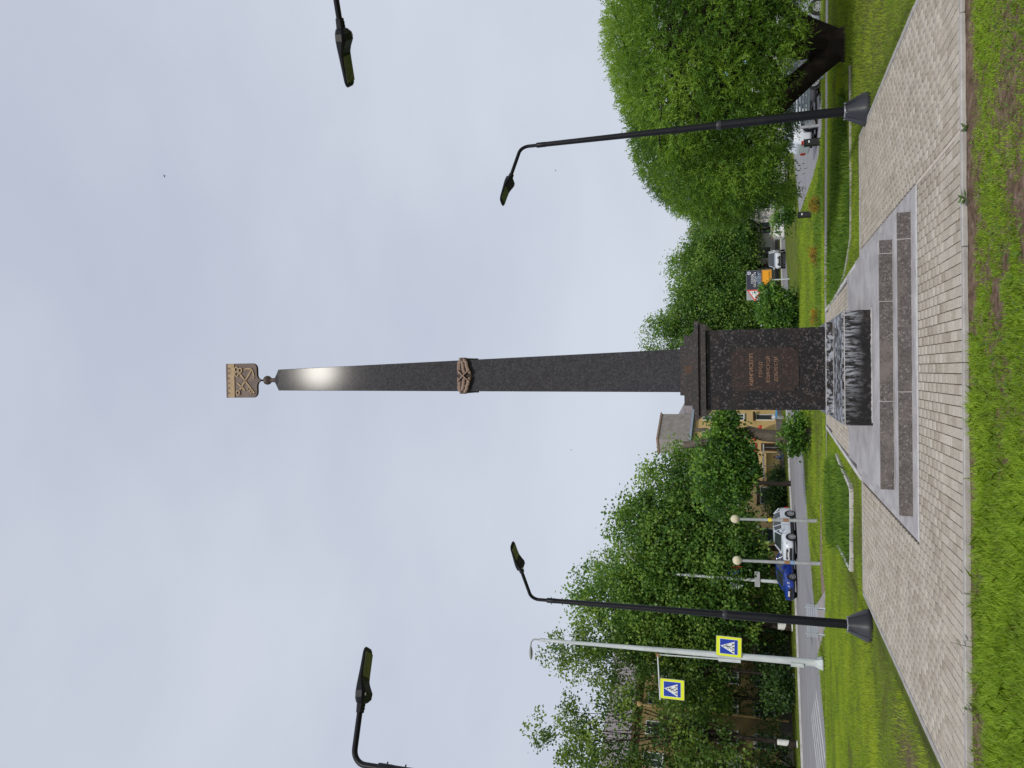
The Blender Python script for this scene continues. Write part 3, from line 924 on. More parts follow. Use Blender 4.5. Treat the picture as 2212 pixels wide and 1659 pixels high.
set_wet(o, lambda c: 1.0 if c.x < 0.55 or c.z > 0.76 else 0.7)
MB().box((-0.765, -2.052, 0.655), (0.765, -2.045, 0.664)).build('mortar_line', M['mortar_light'], mon)
MB().box((-0.69, -0.763, 0.787), (0.69, -0.757, 0.797)).build('mortar_line', M['mortar_light'], mon)
MB().box((-0.69, -0.764, 0.6875), (0.69, -0.7595, 0.693)).build('mortar_line', M['mortar_light'], mon)
qb(MB(), 0.63, 0.797, 2.545).build('pedestal', M['granite_die'], mon)
qb(MB(), 0.727, 2.545, 2.655).build('cornice_slab', M['granite_cap'], mon)
qb(MB(), 0.777, 2.656, 2.718).build('cornice_slab', M['granite_cap'], mon)
qb(MB(), 0.618, 2.719, 2.765).build('cornice_slab', M['granite_cap'], mon)
qb(MB(), 0.564, 2.766, 2.895).build('attic_block', M['granite_cap'], mon)
MB().box((-0.055, -0.5665, 2.768), (0.075, -0.5635, 2.893)).build('rust_streak', M['rust_granite'], mon)
qb(MB(), 0.405, 2.896, 2.975).build('attic_block', M['granite_cap'], mon)
# shaft, leaning a hair to the left as built
TILT = -0.0085
def sx(z): return TILT * (z - 2.98)
def shaft():
    mb = MB()
    vs = []
    N_ = 24
    z0, z1, r0, r1 = 2.977, 10.74, 0.352, 0.205
    for i in range(N_ + 1):
        t = i / N_; z = z0 + (z1 - z0) * t; h = r0 + (r1 - r0) * t; c = sx(z); b = 0.006
        vs += [(c - h + b, -h, z), (c + h - b, -h, z), (c + h, -h + b, z), (c + h, h - b, z), (c + h - b, h, z), (c - h + b, h, z), (c - h, h - b, z), (c - h, -h + b, z)]
    fs = []
    for i in range(N_):
        for k in range(8):
            k2 = (k + 1) % 8
            fs.append((i * 8 + k, i * 8 + k2, i * 8 + 8 + k2, i * 8 + 8 + k))
    mb.add(vs, fs)
    mb.add(vs[-8:] + [(sx(10.95) , 0, 10.985)], [(k, (k + 1) % 8, 8) for k in range(8)])
    return mb
shaft().build('shaft', M['granite_shaft'], mon)
tx = sx(10.98)
MB().lathe([(0.035, 10.93), (0.045, 10.97), (0.04, 11.02), (0.05, 11.06), (0.080, 11.09), (0.093, 11.135), (0.080, 11.18), (0.045, 11.21), (0.020, 11.22), (0.018, 11.30)], 20, (tx, 0, 0)).build('finial_ball', M['bronze'], mon)
# crest (a plate with relief), 2D helper in crest space: p (right), q (up)
cr = thing_parent = None
crest_o = Vector((tx, -0.03, 11.255))
def cq(p, q, d=0.0): return (crest_o.x + p, crest_o.y - d, crest_o.z + q)
def arcpts(cx, cz, r, a0, a1, n): return [(cx + r * math.cos(math.radians(a0 + (a1 - a0) * i / n)), cz + r * math.sin(math.radians(a0 + (a1 - a0) * i / n))) for i in range(n + 1)]
HW, HH = 0.345, 0.825
poly = [(-HW, HH), (-HW, 0.20)] + arcpts(-HW + 0.11, 0.20, 0.11, 180, 270, 6)[1:] + [(-0.10, 0.088)] + [(-0.05, 0.07), (-0.02, 0.03), (-0.012, 0.0), (0.012, 0.0), (0.02, 0.03), (0.05, 0.07), (0.10, 0.088)] + arcpts(HW - 0.11, 0.20, 0.11, 270, 360, 6) + [(HW, HH)]
shield = MB().prism(poly, cq(0, 0, 0.028), (1, 0, 0), (0, 0, 1), (0, 0.056, 0)).build('crest_plate', M['bronze'], mon)
def K(px, py):   # crest sketch coordinates to plate space
    return ((850 - py) / 1100 * 2 * HW, 0.088 + (1240 - px) / 1025 * (HH - 0.088))
def relief(mb, pts, w, d0=0.028, d1=0.046):
    for a, b in zip(pts[:-1], pts[1:]):
        (p0, q0), (p1, q1) = K(*a), K(*b)
        L = math.hypot(p1 - p0, q1 - q0); ux, uy = (p1 - p0) / L, (q1 - q0) / L
        nx_, ny_ = -uy * w / 2, ux * w / 2
        poly = [(p0 + nx_, q0 + ny_), (p0 - nx_, q0 - ny_), (p1 - nx_, q1 - ny_), (p1 + nx_, q1 + ny_)]
        mb.prism(poly, cq(0, 0, d1), (1, 0, 0), (0, 0, 1), (0, d1 - d0, 0))
def ringr(mb, c, ro, ri, d0=0.028, d1=0.05, n=16):
    p, q = K(*c)
    for i in range(n):
        a0, a1 = 2 * PI * i / n, 2 * PI * (i + 1) / n
        poly = [(p + ri * math.cos(a0), q + ri * math.sin(a0)), (p + ro * math.cos(a0), q + ro * math.sin(a0)), (p + ro * math.cos(a1), q + ro * math.sin(a1)), (p + ri * math.cos(a1), q + ri * math.sin(a1))]
        mb.prism(poly, cq(0, 0, d1), (1, 0, 0), (0, 0, 1), (0, d1 - d0, 0))
wm = MB()
wy = [340, 1395]
q0 = K(510, 0)[1]; q1 = K(365, 0)[1]; q2 = K(300, 0)[1]
wm.prism([(-HW + 0.004, q0), (HW - 0.004, q0), (HW - 0.004, q1), (-HW + 0.004, q1)], cq(0, 0, 0.044), (1, 0, 0), (0, 0, 1), (0, 0.016, 0))
for i in range(7):
    pc = -HW + 0.045 + i * (2 * HW - 0.09) / 6
    wm.prism([(pc - 0.034, q1), (pc + 0.034, q1), (pc + 0.034, q2), (pc - 0.034, q2)], cq(0, 0, 0.044), (1, 0, 0), (0, 0, 1), (0, 0.016, 0))
wm.build('castle_wall_relief', M['gilt'], mon)
km = MB()
ringr(km, (575, 490), 0.055, 0.030); ringr(km, (705, 520), 0.055, 0.030); ringr(km, (585, 640), 0.055, 0.030)
relief(km, [(660, 590), (1160, 1255)], 0.036)
for a in ((1000, 1040), (1060, 1120), (1110, 1185)):
    relief(km, [a, (a[0] - 75, a[1] + 95)], 0.022)
km.build('key_relief', M['gilt'], mon)
am = MB()
ringr(am, (620, 1240), 0.055, 0.030)
relief(am, [(680, 1150), (1080, 520)], 0.034)
relief(am, [(605, 925), (860, 1170)], 0.032)
relief(am, [(860, 485), (960, 470), (1075, 480), (1120, 560), (1150, 700)], 0.03)
relief(am, [(830, 520), (885, 510), (880, 470)], 0.022)
relief(am, [(1120, 730), (1140, 790), (1165, 730)], 0.022)
am.build('anchor_relief', M['gilt'], mon)

# wreath round the shaft
def hw_at(z): return 0.352 + (0.205 - 0.352) * (z - 2.977) / (10.74 - 2.977)
wr = MB()
zc = 6.80
h = hw_at(zc); c = sx(zc)
n = 40
vs = []
for i in range(n + 1):
    t = -1 + 2 * i / n
    x = c + t * (h + 0.045)
    low = 6.62 + 0.125 * abs(t) ** 1.1
    top = 6.89 - 0.01 * abs(t)
    yo = -h - 0.012
    dp = 0.06 * (1 - 0.35 * abs(t))
    vs += [(x, yo, top), (x, yo - dp * 0.7, top - 0.015), (x, yo - dp, (top + low) / 2 + 0.02), (x, yo - dp * 0.75, low + 0.02), (x, yo, low)]
fs = [(5 * i + k, 5 * i + 5 + k, 5 * i + 6 + k, 5 * i + 1 + k) for i in range(n) for k in range(4)]
wr.add(vs, [tuple(reversed(f)) for f in fs], True)
for s_ in (-1, 1):
    wr.bbox((c + s_ * (h + 0.018) - 0.020, -h - 0.045, 6.775), (c + s_ * (h + 0.018) + 0.020, h + 0.035, 6.880), 0.012)
wr.bbox((c - h - 0.04, h + 0.002, 6.74), (c + h + 0.04, h + 0.05, 6.885), 0.012)
wreath = wr.build('wreath', M['bronze'], mon)
rs = random.Random(11)
def wleaf(x, z, ang, L, Wd, yd):
    mb = MB()
    P = [(0, 0), (L * 0.3, Wd * 0.5), (L * 0.65, Wd * 0.42), (L, 0), (L * 0.65, -Wd * 0.42), (L * 0.3, -Wd * 0.5)]
    vs = [(p[0], -0.004 - (0.008 if k in (1, 2, 4, 5) else 0.016), p[1]) for k, p in enumerate(P)] + [(L * 0.5, -0.024, 0)]
    mb.add(vs, [(k, (k + 1) % 6, 6) for k in range(6)])
    o = mb.build('bronze_leaf', M['bronze_leaf'], wreath)
    o.location = (x, yd, z); o.rotation_euler = (0, -ang, 0)
for s_ in (-1, 1):
    for i in range(6):
        t = 0.24 + 0.70 * i / 5.5
        for r_ in range(3 if i < 5 else 2):
            x = c + s_ * t * (h + 0.04)
            top, low = 6.875, 6.635 + 0.125 * t ** 1.1
            z = low + (top - low) * (r_ + 0.5) / (3 if i < 5 else 2)
            a = (PI if s_ > 0 else 0) + s_ * (0.5 - 0.5 * r_)
            wleaf(x + (0.03 if s_ > 0 else -0.03), z, a + rs.uniform(-.15, .15), 0.10, 0.06, -h - 0.032 - 0.045 * (1 - 0.35 * t) + 0.006 * r_)
for a, b in (((-0.10, 6.88), (0.11, 6.66)), ((0.10, 6.88), (-0.11, 6.66))):
    MB().bar((c + a[0], -h - 0.100, a[1]), (c + b[0], -h - 0.092, b[1]), 0.012, 0.05).build('ribbon', M['bronze_leaf'], wreath)

# plaque with lettering
py_ = -0.63
def plaque_poly():
    w, z0, z1, r = 0.335, 1.17, 2.165, 0.065
    P = []
    P += [(-w + r, z0), (w - r, z0)] + [(w - r * math.cos(a), z0 + r * math.sin(a)) for a in np.linspace(0, PI / 2, 6)[0:]][0:0]
    P = [(-w + r, z0), (w - r, z0)]
    P += [(w - r * math.cos(t), z0 + r * math.sin(t)) for t in np.linspace(0.25, PI / 2, 5)]
    P += [(w, z1 - r)]
    P += [(w - r * math.sin(t), z1 - r * math.cos(t)) for t in np.linspace(0.25, PI / 2, 5)]
    P += [(-w + r, z1)]
    P += [(-w + r * math.cos(t), z1 - r * math.sin(t)) for t in np.linspace(0.25, PI / 2, 5)]
    P += [(-w, z0 + r)]
    P += [(-w + r * math.sin(t), z0 + r * math.cos(t)) for t in np.linspace(0.25, PI / 2 - 0.1, 5)]
    return P
plq = MB().prism(plaque_poly(), (0, py_ - 0.016, 0), (1, 0, 0), (0, 0, 1), (0, 0.017, 0)).build('plaque', M['granite_plaque'], mon)

def text_obj(s, size, mat, parent, loc, name='lettering', rot=(PI / 2, 0, 0), ext=0.003, width=None, xs=1.0, ofs=0.0):
    cu = bpy.data.curves.new(name, 'FONT')
    cu.body = s; cu.size = size; cu.align_x = 'CENTER'; cu.extrude = ext; cu.resolution_u = 2; cu.offset = ofs
    to = bpy.data.objects.new(name, cu)
    COL.objects.link(to)
    dg = bpy.context.evaluated_depsgraph_get()
    me = bpy.data.meshes.new_from_object(to.evaluated_get(dg))
    bpy.data.objects.remove(to)
    me.materials.clear(); me.materials.append(mat)
    if width:
        xsv = [v.co.x for v in me.vertices]
        if xsv:
            cur = max(xsv) - min(xsv); xs = width / cur
    mid = 0
    for v in me.vertices: v.co.x *= xs
    o = bpy.data.objects.new(name, me); link(o, parent)
    o.location = loc; o.rotation_euler = rot
    return o
for s_, w_, z_, sz in (('КИНГИСЕПП', 0.485, 1.835, 0.078), ('ГОРОД', 0.222, 1.70, 0.072), ('ВОИНСКОЙ', 0.395, 1.588, 0.072), ('ДОБЛЕСТИ', 0.375, 1.475, 0.072)):
    text_obj(s_, sz, M['letters'], plq, (0.0, py_ - 0.018, z_), width=w_, ofs=-0.0022)

# ------------------------------------------------------------------ black square lamps
def black_lamp(x, y, ang, label, reach=0.78):
    root = thing('street_lamp', label, 'street lamp', (x, y, -0.05), ang, 'black lamps around the paved square')
    f = MB().lathe([(0.262, 0.0), (0.270, 0.02), (0.268, 0.06), (0.252, 0.11), (0.200, 0.22), (0.15, 0.32), (0.13, 0.365), (0.12, 0.375)], 32, sq=0.10).build('foot_cover', M['lamp_grey'], root)
    for a in (0, PI / 2, PI, 3 * PI / 2):
        ca, sa = math.cos(a), math.sin(a)
        MB().bar((0.262 * ca, 0.262 * sa, 0.08), (0.131 * ca, 0.131 * sa, 0.365), 0.008, 0.008).build('seam', M['dark'], f)
    MB().lathe([(0.085, 0.35), (0.105, 0.36), (0.105, 0.385), (0.085, 0.39)], 20).build('collar', M['steel'], root)
    for a in (0.6, 2.2, 3.8, 5.4):
        MB().tube([(0.13 * math.cos(a), 0.13 * math.sin(a), 0.345), (0.13 * math.cos(a), 0.13 * math.sin(a), 0.395)], 0.011, 6).build('bolt', M['steel'], root)
    MB().lathe([(0.083, 0.02), (0.080, 0.4), (0.078, 2.42), (0.074, 2.47), (0.060, 2.49)], 20).build('lower_pole', M['lamp_black'], root)
    MB().lathe([(0.062, 2.44), (0.045, 5.80)], 16).build('upper_pole', M['lamp_black'], root)
    MB().lathe([(0.0805, 2.40), (0.0835, 2.43), (0.0835, 2.455), (0.078, 2.475)], 20).build('weld_ring', M['lamp_grey'], root)
    MB().lathe([(0.047, 5.62), (0.049, 5.66), (0.049, 5.80), (0.042, 5.81)], 16).build('sleeve', M['lamp_black'], root)
    for z in (5.50, 5.72):
        for a in (0.4, 0.4 + PI):
            MB().tube([(0.04 * math.cos(a), 0.04 * math.sin(a), z), (0.075 * math.cos(a), 0.075 * math.sin(a), z)], 0.008, 6).build('clamp_screw', M['lamp_black'], root)
    pts = [(0, 0, 5.78), (0, 0, 5.97)]
    R_ = 0.17
    for k in range(1, 8):
        a = (PI / 2 - math.radians(7)) * k / 7
        pts.append((R_ * (1 - math.cos(a)), 0, 5.97 + R_ * math.sin(a)))
    ex, ez = pts[-1][0], pts[-1][2]
    rise = math.tan(math.radians(7))
    pts.append((reach, 0, ez + (reach - ex) * rise))
    MB().tube(pts, 0.033, 10).build('arm', M['lamp_black'], root)
    zt = pts[-1][2]
    hd = bpy.data.objects.new('lamp_head', None)
    # head: sections along its axis
    q = Matrix.Translation((reach - 0.08, 0, zt - 0.08 * rise)) @ Matrix.Rotation(-math.radians(7), 4, 'Y')
    secs = [(0.00, 0.040, 0.035, -0.038), (0.10, 0.045, 0.04, -0.042), (0.11, 0.075, 0.045, -0.055), (0.15, 0.115, 0.05, -0.085), (0.22, 0.130, 0.052, -0.085), (0.30, 0.128, 0.050, -0.045), (0.36, 0.125, 0.046, -0.022), (0.66, 0.112, 0.022, -0.018), (0.70, 0.098, 0.014, -0.015), (0.72, 0.07, 0.008, -0.01)]
    vs = []
    for (x_, w_, t_, b_) in secs:
        for (yy, zz) in ((-w_, b_ * 0.6), (-w_ * 0.75, b_), (w_ * 0.75, b_), (w_, b_ * 0.6), (w_ * 0.97, t_ * 0.4), (w_ * 0.6, t_), (-w_ * 0.6, t_), (-w_ * 0.97, t_ * 0.4)):
            vs.append(q @ Vector((x_, yy, zz)))
    fs = []
    for i in range(len(secs) - 1):
        for k in range(8):
            k2 = (k + 1) % 8
            fs.append((i * 8 + k, i * 8 + k2, i * 8 + 8 + k2, i * 8 + 8 + k))
    fs += [tuple(reversed(range(8))), tuple(range(len(vs) - 8, len(vs)))]
    head = MB().add(vs, [tuple(reversed(f_)) for f_ in fs]).build('lamp_head', M['lamp_black'], root)
    MB().box((0.385, -0.095, -0.026), (0.665, 0.095, -0.0185), q).build('lens_panel', M['lamp_glass'], head)
    MB().box((0.17, -0.10, -0.0865), (0.20, -0.075, -0.0845), q).build('rating_sticker', M['sign_white'], head)
    for xx in (0.04, 0.075): MB().tube([q @ Vector((xx, 0, -0.035)), q @ Vector((xx, 0, -0.058))], 0.007, 6).build('clamp_screw', M['lamp_black'], head)
    return root
A1 = black_lamp(-4.25, 14.55, math.atan2(-0.50, 0.86), 'black street lamp at the far left corner of the paving before the white column')
A2 = black_lamp(4.56, 14.15, math.atan2(-0.50, -0.86), 'black street lamp with a flared foot standing in front of the big willow')
A3 = black_lamp(-4.19, 7.56, math.atan2(0.53, 0.85), 'black street lamp cut by the frame, its arm bend against open sky', 0.60)
A4 = black_lamp(4.54, 7.26, math.atan2(0.53, -0.85), 'black street lamp of which only arm and head show above the willow', 0.62)

# ------------------------------------------------------------------ white roadside pole with crossing signs
wp = thing('lamp_pole', 'tall white tapering lighting column at the road edge carrying two yellow bordered crossing signs', 'street lamp', (-14.0, 40.93, -1.05))
MB().lathe([(0.36, 0.0), (0.36, 0.06), (0.18, 0.42), (0.17, 0.44)], 4, smooth=False).build('foot_cover', M['white_paint'], wp).rotation_euler = (0, 0, PI / 4)
MB().lathe([(0.19, 0.1), (0.165, 3.0), (0.14, 7.0), (0.105, 11.0), (0.085, 14.5)], 16).build('column', M['white_paint'], wp)
MB().lathe([(0.10, 14.3), (0.10, 14.55)], 12).build('collar', M['white_paint'], wp)
MB().tube([(0, 0, 14.4), (0, 0, 14.85), (-0.05, 0, 14.98), (-0.18, 0, 15.07), (-0.5, 0, 15.12)], 0.045, 8).build('arm', M['grey_paint'], wp)
hb = MB(); hb.sphere((-0.78, 0, 15.10), 0.38, 14, 8, (1.0, 0.42, 0.25)); hb.build('lamp_head', M['grey_paint'], wp)
MB().box((-0.2, -0.27, 0.9), (-0.02, -0.15, 1.5)).build('service_door', M['white_paint'], wp)
MB().tube([(-0.20, -0.05, 3.9), (-0.24, -0.05, 8.05)], 0.035, 8).build('bracket_tube', M['white_paint'], wp)
MB().box((-0.28, -0.16, 3.9), (-0.12, -0.04, 5.0)).build('bracket_box', M['white_paint'], wp)
MB().tube([(-0.2, -0.05, 8.1), (-2.6, -0.05, 8.02)], 0.04, 8).build('sign_arm', M['white_paint'], wp)
MB().box((-0.34, -0.12, 8.02), (-0.18, 0.02, 8.18)).build('clamp', M['rust'], wp)
wp.rotation_euler = (0, -0.012, 0)

def crossing_sign(x, y, z, w, hh, rz, label, tilt=0.0):
    r = thing('crossing_sign', label, 'road sign', (x, y, z), rz, 'pedestrian crossing signs on the white column')
    r.rotation_euler = (0, tilt, rz)
    def rr(w_, h_, y0, y1, rad, name, mat, par):
        P = []
        for cx, cz, a0 in ((w_ / 2 - rad, -h_ / 2 + rad, 270), (w_ / 2 - rad, h_ / 2 - rad, 0), (-w_ / 2 + rad, h_ / 2 - rad, 90), (-w_ / 2 + rad, -h_ / 2 + rad, 180)):
            P += arcpts(cx, cz, rad, a0, a0 + 90, 4)
        return MB().prism(P, (0, y0, 0), (1, 0, 0), (0, 0, 1), (0, y1 - y0, 0)).build(name, mat, par)
    rr(w * 1.035, hh * 1.03, 0.0, 0.035, 0.03, 'back_panel', M['grey_paint'], r)
    rr(w, hh, -0.012, -0.002, 0.05, 'yellow_border', M['sign_yellow'], r)
    rr(w * 0.78, hh * 0.74, -0.016, -0.0125, 0.03, 'white_edge', M['sign_white'], r)
    rr(w * 0.75, hh * 0.71, -0.020, -0.0165, 0.02, 'blue_field', M['sign_blue'], r)
    def S(px, py):   # sketch px of the upper sign -> panel space
        return ((505 - py) / 450 * w, (662 - px) / 545 * hh)
    tri = [S(478, 495), S(785, 665), S(785, 375)]
    t = MB().prism(tri, (0, -0.0245, 0), (1, 0, 0), (0, 0, 1), (0, 0.004, 0)).build('white_triangle', M['sign_white'], r)
    fg = MB()
    def seg(a, b, th):
        (p0, q0), (p1, q1) = S(*a), S(*b)
        L = math.hypot(p1 - p0, q1 - q0); ux, uy = (p1 - p0) / L, (q1 - q0) / L
        e = th / 2
        poly = [(p0 - uy * e - ux * e * .6, q0 + ux * e - uy * e * .6), (p0 + uy * e - ux * e * .6, q0 - ux * e - uy * e * .6), (p1 + uy * e + ux * e * .6, q1 - ux * e + uy * e * .6), (p1 - uy * e + ux * e * .6, q1 + ux * e + uy * e * .6)]
        fg.prism(poly, (0, -0.0285, 0), (1, 0, 0), (0, 0, 1), (0, 0.004, 0))
    k = w / 450
    P = S(553, 500)
    fg.prism([(P[0] + 16 * k * math.cos(a), P[1] + 16 * k * math.sin(a)) for a in np.linspace(0, 2 * PI, 11)[:-1]], (0, -0.0285, 0), (1, 0, 0), (0, 0, 1), (0, 0.004, 0))
    seg((590, 490), (665, 505), 24 * k)
    seg((590, 480), (610, 462), 12 * k); seg((610, 462), (650, 463), 9 * k)
    seg((625, 522), (655, 548), 10 * k)
    seg((665, 505), (705, 545), 15 * k); seg((705, 545), (760, 558), 13 * k)
    seg((680, 497), (755, 466), 13 * k)
    for cc in ((757, 436), (760, 516), (757, 600)):
        seg((cc[0] - 14, cc[1]), (cc[0] + 14, cc[1]), 26 * k)
    fg.build('pedestrian_figure', M['sign_black'], t)
    return r
crossing_sign(-13.52, 40.70, 3.42, 0.99, 1.22, 0.0, 'yellow bordered blue pedestrian crossing sign fixed low beside the white column', 0.02)
crossing_sign(-16.05, 40.78, 6.30, 1.00, 1.22, 0.06, 'yellow bordered blue pedestrian crossing sign hanging from the high side arm of the white column', 0.0)

# ------------------------------------------------------------------ globe lamps
def globe_lamp(x, y, label, sticker, h=3.98):
    r = thing('globe_lamp', label, 'street lamp', (x, y, -1.12), 0, 'globe lamps along the path')
    MB().tube([(0, 0, -0.1), (-0.08, 0, h)], [0.105, 0.075], 12).build('pole', M['grey_paint'], r)
    MB().lathe([(0.062, 0), (0.12, 0.03), (0.13, 0.06)], 14, (-0.08, 0, h)).build('socket', M['grey_paint'], r)
    MB().sphere((-0.085, 0, h + 0.27), 0.245, 20, 14, (1, 1, 1)).build('globe', M['globe'], r)
    MB().lathe([(0.101, 1.45), (0.099, 1.75)], 12, (-0.03, 0, 0)).build('rust_patch', M['rust'], r)
    z = 2.35 if sticker == 'sticker_yellow' else 1.25
    MB().lathe([(0.104, z), (0.103, z + 0.2)], 12, (-0.08 * z / h, 0, 0)).build('sticker', M[sticker], r)
    return r
globe_lamp(-7.72, 45.46, 'grey globe lamp with a yellow band on its pole, nearer the white car', 'sticker_yellow', 4.05)
globe_lamp(-9.63, 43.5, 'grey globe lamp with a blue patch on its pole, in front of the blue car', 'sticker_blue', 3.9)

# tall grey lamp pole behind the blue car
gp = thing('lamp_pole', 'slender pale grey lighting column behind the blue car with flags and a long curved arm', 'street lamp', (-19.75, 80.0, -1.03))
MB().tube([(0, 0, 0), (0.12, 0, 12.4)], [0.19, 0.12], 12).build('column', M['white_paint'], gp)
MB().lathe([(0.17, 9.2), (0.17, 10.1)], 12, (0.09, 0, 0)).build('control_sleeve', M['grey_paint'], gp)
MB().tube([(0.12, 0, 12.3), (0.2, 0, 13.2), (0.55, 0, 14.4), (1.3, 0, 15.6), (2.4, 0, 16.7)], 0.05, 8).build('arm', M['grey_paint'], gp)
MB().sphere((2.9, 0, 16.95), 0.5, 12, 8, (1, 0.4, 0.22)).build('lamp_head', M['grey_paint'], gp)
MB().box((-0.55, -0.3, 3.05), (0.95, -0.2, 3.55)).build('name_plate', M['grey_paint'], gp)
MB().tube([(0.05, 0, 4.6), (1.5, -0.2, 6.1)], 0.025, 6).build('flag_bracket', M['grey_paint'], gp)
MB().tube([(0.05, 0, 4.6), (-1.0, -0.2, 6.1)], 0.025, 6).build('flag_bracket', M['grey_paint'], gp)
def flag(x0, m, zt, w):
    mb = MB(); vs = []
    for i in range(9):
        t = i / 8
        for k in range(5):
            s_ = k / 4
            vs.append((x0 + w * t * (1 - 0.3 * s_), -0.25 + 0.08 * math.sin(t * 7 + s_ * 3), zt - 1.3 * s_ * (0.6 + 0.4 * t) - 0.25 * t))
    mb.add(vs, [(5 * i + k, 5 * i + k + 1, 5 * i + 6 + k, 5 * i + 5 + k) for i in range(8) for k in range(4)], True)
    return mb
flag(0.55, 0, 6.1, 0.55).build('flag', M['flag_blue'], gp)
flag(1.0, 0, 6.15, 0.5).build('flag', M['flag_red'], gp)
flag(-1.0, 0, 6.1, 0.7).build('flag', M['flag_white'], gp)

# ------------------------------------------------------------------ buildings
def facade_building(name, label, P0, d, length, height, depth, wall, floors, win_w, win_h, pitch, roof_h=3.0, plinth=0.9, frame='frame_white', z0=-1.03, skip=(), eave_mat='eave', overhang=0.6, balconies=()):
    """front wall runs from P0 along d; it extends away from the road by depth"""
    d = Vector((d[0], d[1], 0)).normalized()
    nrm = Vector((-d.y, d.x, 0))
    r = thing(name, label, 'building', (P0[0], P0[1], z0), math.atan2(d.y, d.x))
    MB().box((0, 0, 0), (length, depth, height)).build('wall', M[wall], r)
    MB().box((-0.05, -0.06, 0), (length + 0.05, -0.002, plinth)).build('plinth', M['plinth_grey'], r)
    MB().box((-overhang, -overhang, height), (length + overhang, depth + overhang, height + 0.28)).build('eave', M[eave_mat], r)
    # roof: gable with standing seams
    rf = MB()
    ym = depth / 2
    a = [(-overhang, -overhang, height + 0.29), (length + overhang, -overhang, height + 0.29), (length + overhang, ym, height + roof_h), (-overhang, ym, height + roof_h), (length + overhang, depth + overhang, height + 0.29), (-overhang, depth + overhang, height + 0.29)]
    rf.add(a, [(0, 1, 2, 3), (3, 2, 4, 5), (0, 3, 5), (1, 4, 2)])
    roof = rf.build('roof', M['roof_grey'], r)
    sm = MB()
    k = 0.0
    sl = math.atan2(roof_h - 0.29, ym + overhang)
    while k < length:
        sm.bar((k, -overhang, height + 0.30), (k, ym, height + roof_h + 0.01), 0.05, 0.06)
        k += 1.1
    sm.build('seam', M['roof_grey'], roof)['kind'] = 'stuff'
    fm_cache = {}
    pm = None
    for f in range(floors):
        zb = plinth + 0.55 + f * (height - plinth) / floors
        x = pitch * 0.6; i = 0
        while x + win_w < length - 0.4:
            if (f, i) not in skip:
                key = 'w'
                if key not in fm_cache:
                    fb = MB()
                    w_, h_ = win_w, win_h
                    fb.box((0, -0.09, 0), (0.09, -0.003, h_)).box((w_ - 0.09, -0.09, 0), (w_, -0.003, h_)).box((0.092, -0.09, h_ - 0.09), (w_ - 0.092, -0.003, h_)).box((0.092, -0.09, 0), (w_ - 0.092, -0.003, 0.09))
                    fb.box((w_ * 0.48, -0.085, 0.092), (w_ * 0.48 + 0.07, -0.004, h_ - 0.092)).box((0.093, -0.083, h_ * 0.7), (w_ * 0.478, -0.005, h_ * 0.7 + 0.06))
                    fm_cache[key] = fb.mesh('window', M[frame])
                    pm = MB().box((0.085, -0.045, 0.085), (w_ - 0.085, -0.006, h_ - 0.085)).mesh('pane', M['window'])
                    sm_ = MB().box((-0.12, -0.2, -0.1), (w_ + 0.12, -0.004, -0.002)).mesh('sill', M['frame_white'])
                o = obj_mesh('window', fm_cache[key], r, (x, 0, zb))
                obj_mesh('pane', pm, o); obj_mesh('sill', sm_, o)
            x += pitch; i += 1
    return r, d, nrm

S45 = (0.7071, 0.7071)
bL, _, _ = facade_building('apartment_building', 'long ochre apartment house with grey pitched roof behind the left row of trees', (-53.5, 68.2), S45, 46.0, 16.2, 13.0, 'wall_olive', 4, 1.5, 2.1, 3.3, roof_h=4.6, frame='frame_white', eave_mat='frame_brown', plinth=1.2)
# balcony, downpipe with hopper, attic pediment, antenna
bal = MB().box((15.2, -1.3, 5.0), (20.4, -0.003, 5.18)).build('balcony', M['wall_pale'], bL)
MB().box((15.2, -1.3, 5.181), (20.4, -1.24, 6.3)).box((15.2, -1.238, 5.181), (15.26, -0.004, 6.3)).box((20.34, -1.238, 5.181), (20.4, -0.004, 6.3)).build('parapet', M['wall_pale'], bal)
MB().tube([(24.9, -0.25, 0.3), (24.9, -0.25, 14.2), (24.7, -0.55, 15.1), (24.7, -0.62, 15.6)], 0.13, 10).build('downpipe', M['wall_yellow'], bL)
MB().lathe([(0.14, 15.55), (0.32, 15.95), (0.32, 16.1)], 12, (24.7, -0.75, 0)).build('hopper', M['wall_yellow'], bL)
MB().box((36.0, -0.35, 14.5), (42.5, 3.0, 19.2)).build('attic_block', M['wall_yellow'], bL)
MB().prism([(35.6, 19.2), (42.9, 19.2), (39.2, 21.0)], (0, -0.5, 0), (1, 0, 0), (0, 0, 1), (0, 3.4, 0)).build('pediment', M['wall_pale'], bL)
MB().tube([(27.0, 6.4, 20.3), (27.0, 6.4, 23.4)], 0.03, 6).bar((26.5, 6.4, 22.6), (27.6, 6.4, 22.7), 0.03).bar((26.7, 6.4, 23.0), (27.4, 6.4, 23.1), 0.03).build('antenna', M['grey_paint'], bL)
MB().box((21.6, -0.5, 3.5), (22.9, -0.003, 3.75)).build('ledge', M['wall_pale'], bL)

SD = (0.5446, 0.8387)
bS, _, _ = facade_building('shop_building', 'yellow plastered shop house with grey roof behind the bus shelter left of the pedestal', (-20.5, 92.5), SD, 36.0, 12.2, 11.0, 'wall_yellow', 3, 1.5, 2.0, 3.6, roof_h=3.3, plinth=0.8, skip={(0, i) for i in range(12)})
# the weathered attic wall over the eaves
at_ = MB().box((22.6, -0.10, 11.9), (28.8, 2.5, 16.9)).build('attic_wall', M['attic'], bS)
MB().box((22.45, -0.25, 16.9), (29.0, 2.6, 17.15)).build('coping', M['brick'], at_)
MB().box((22.6, -0.16, 12.7), (28.8, -0.102, 13.1)).build('string_course', M['attic'], at_)
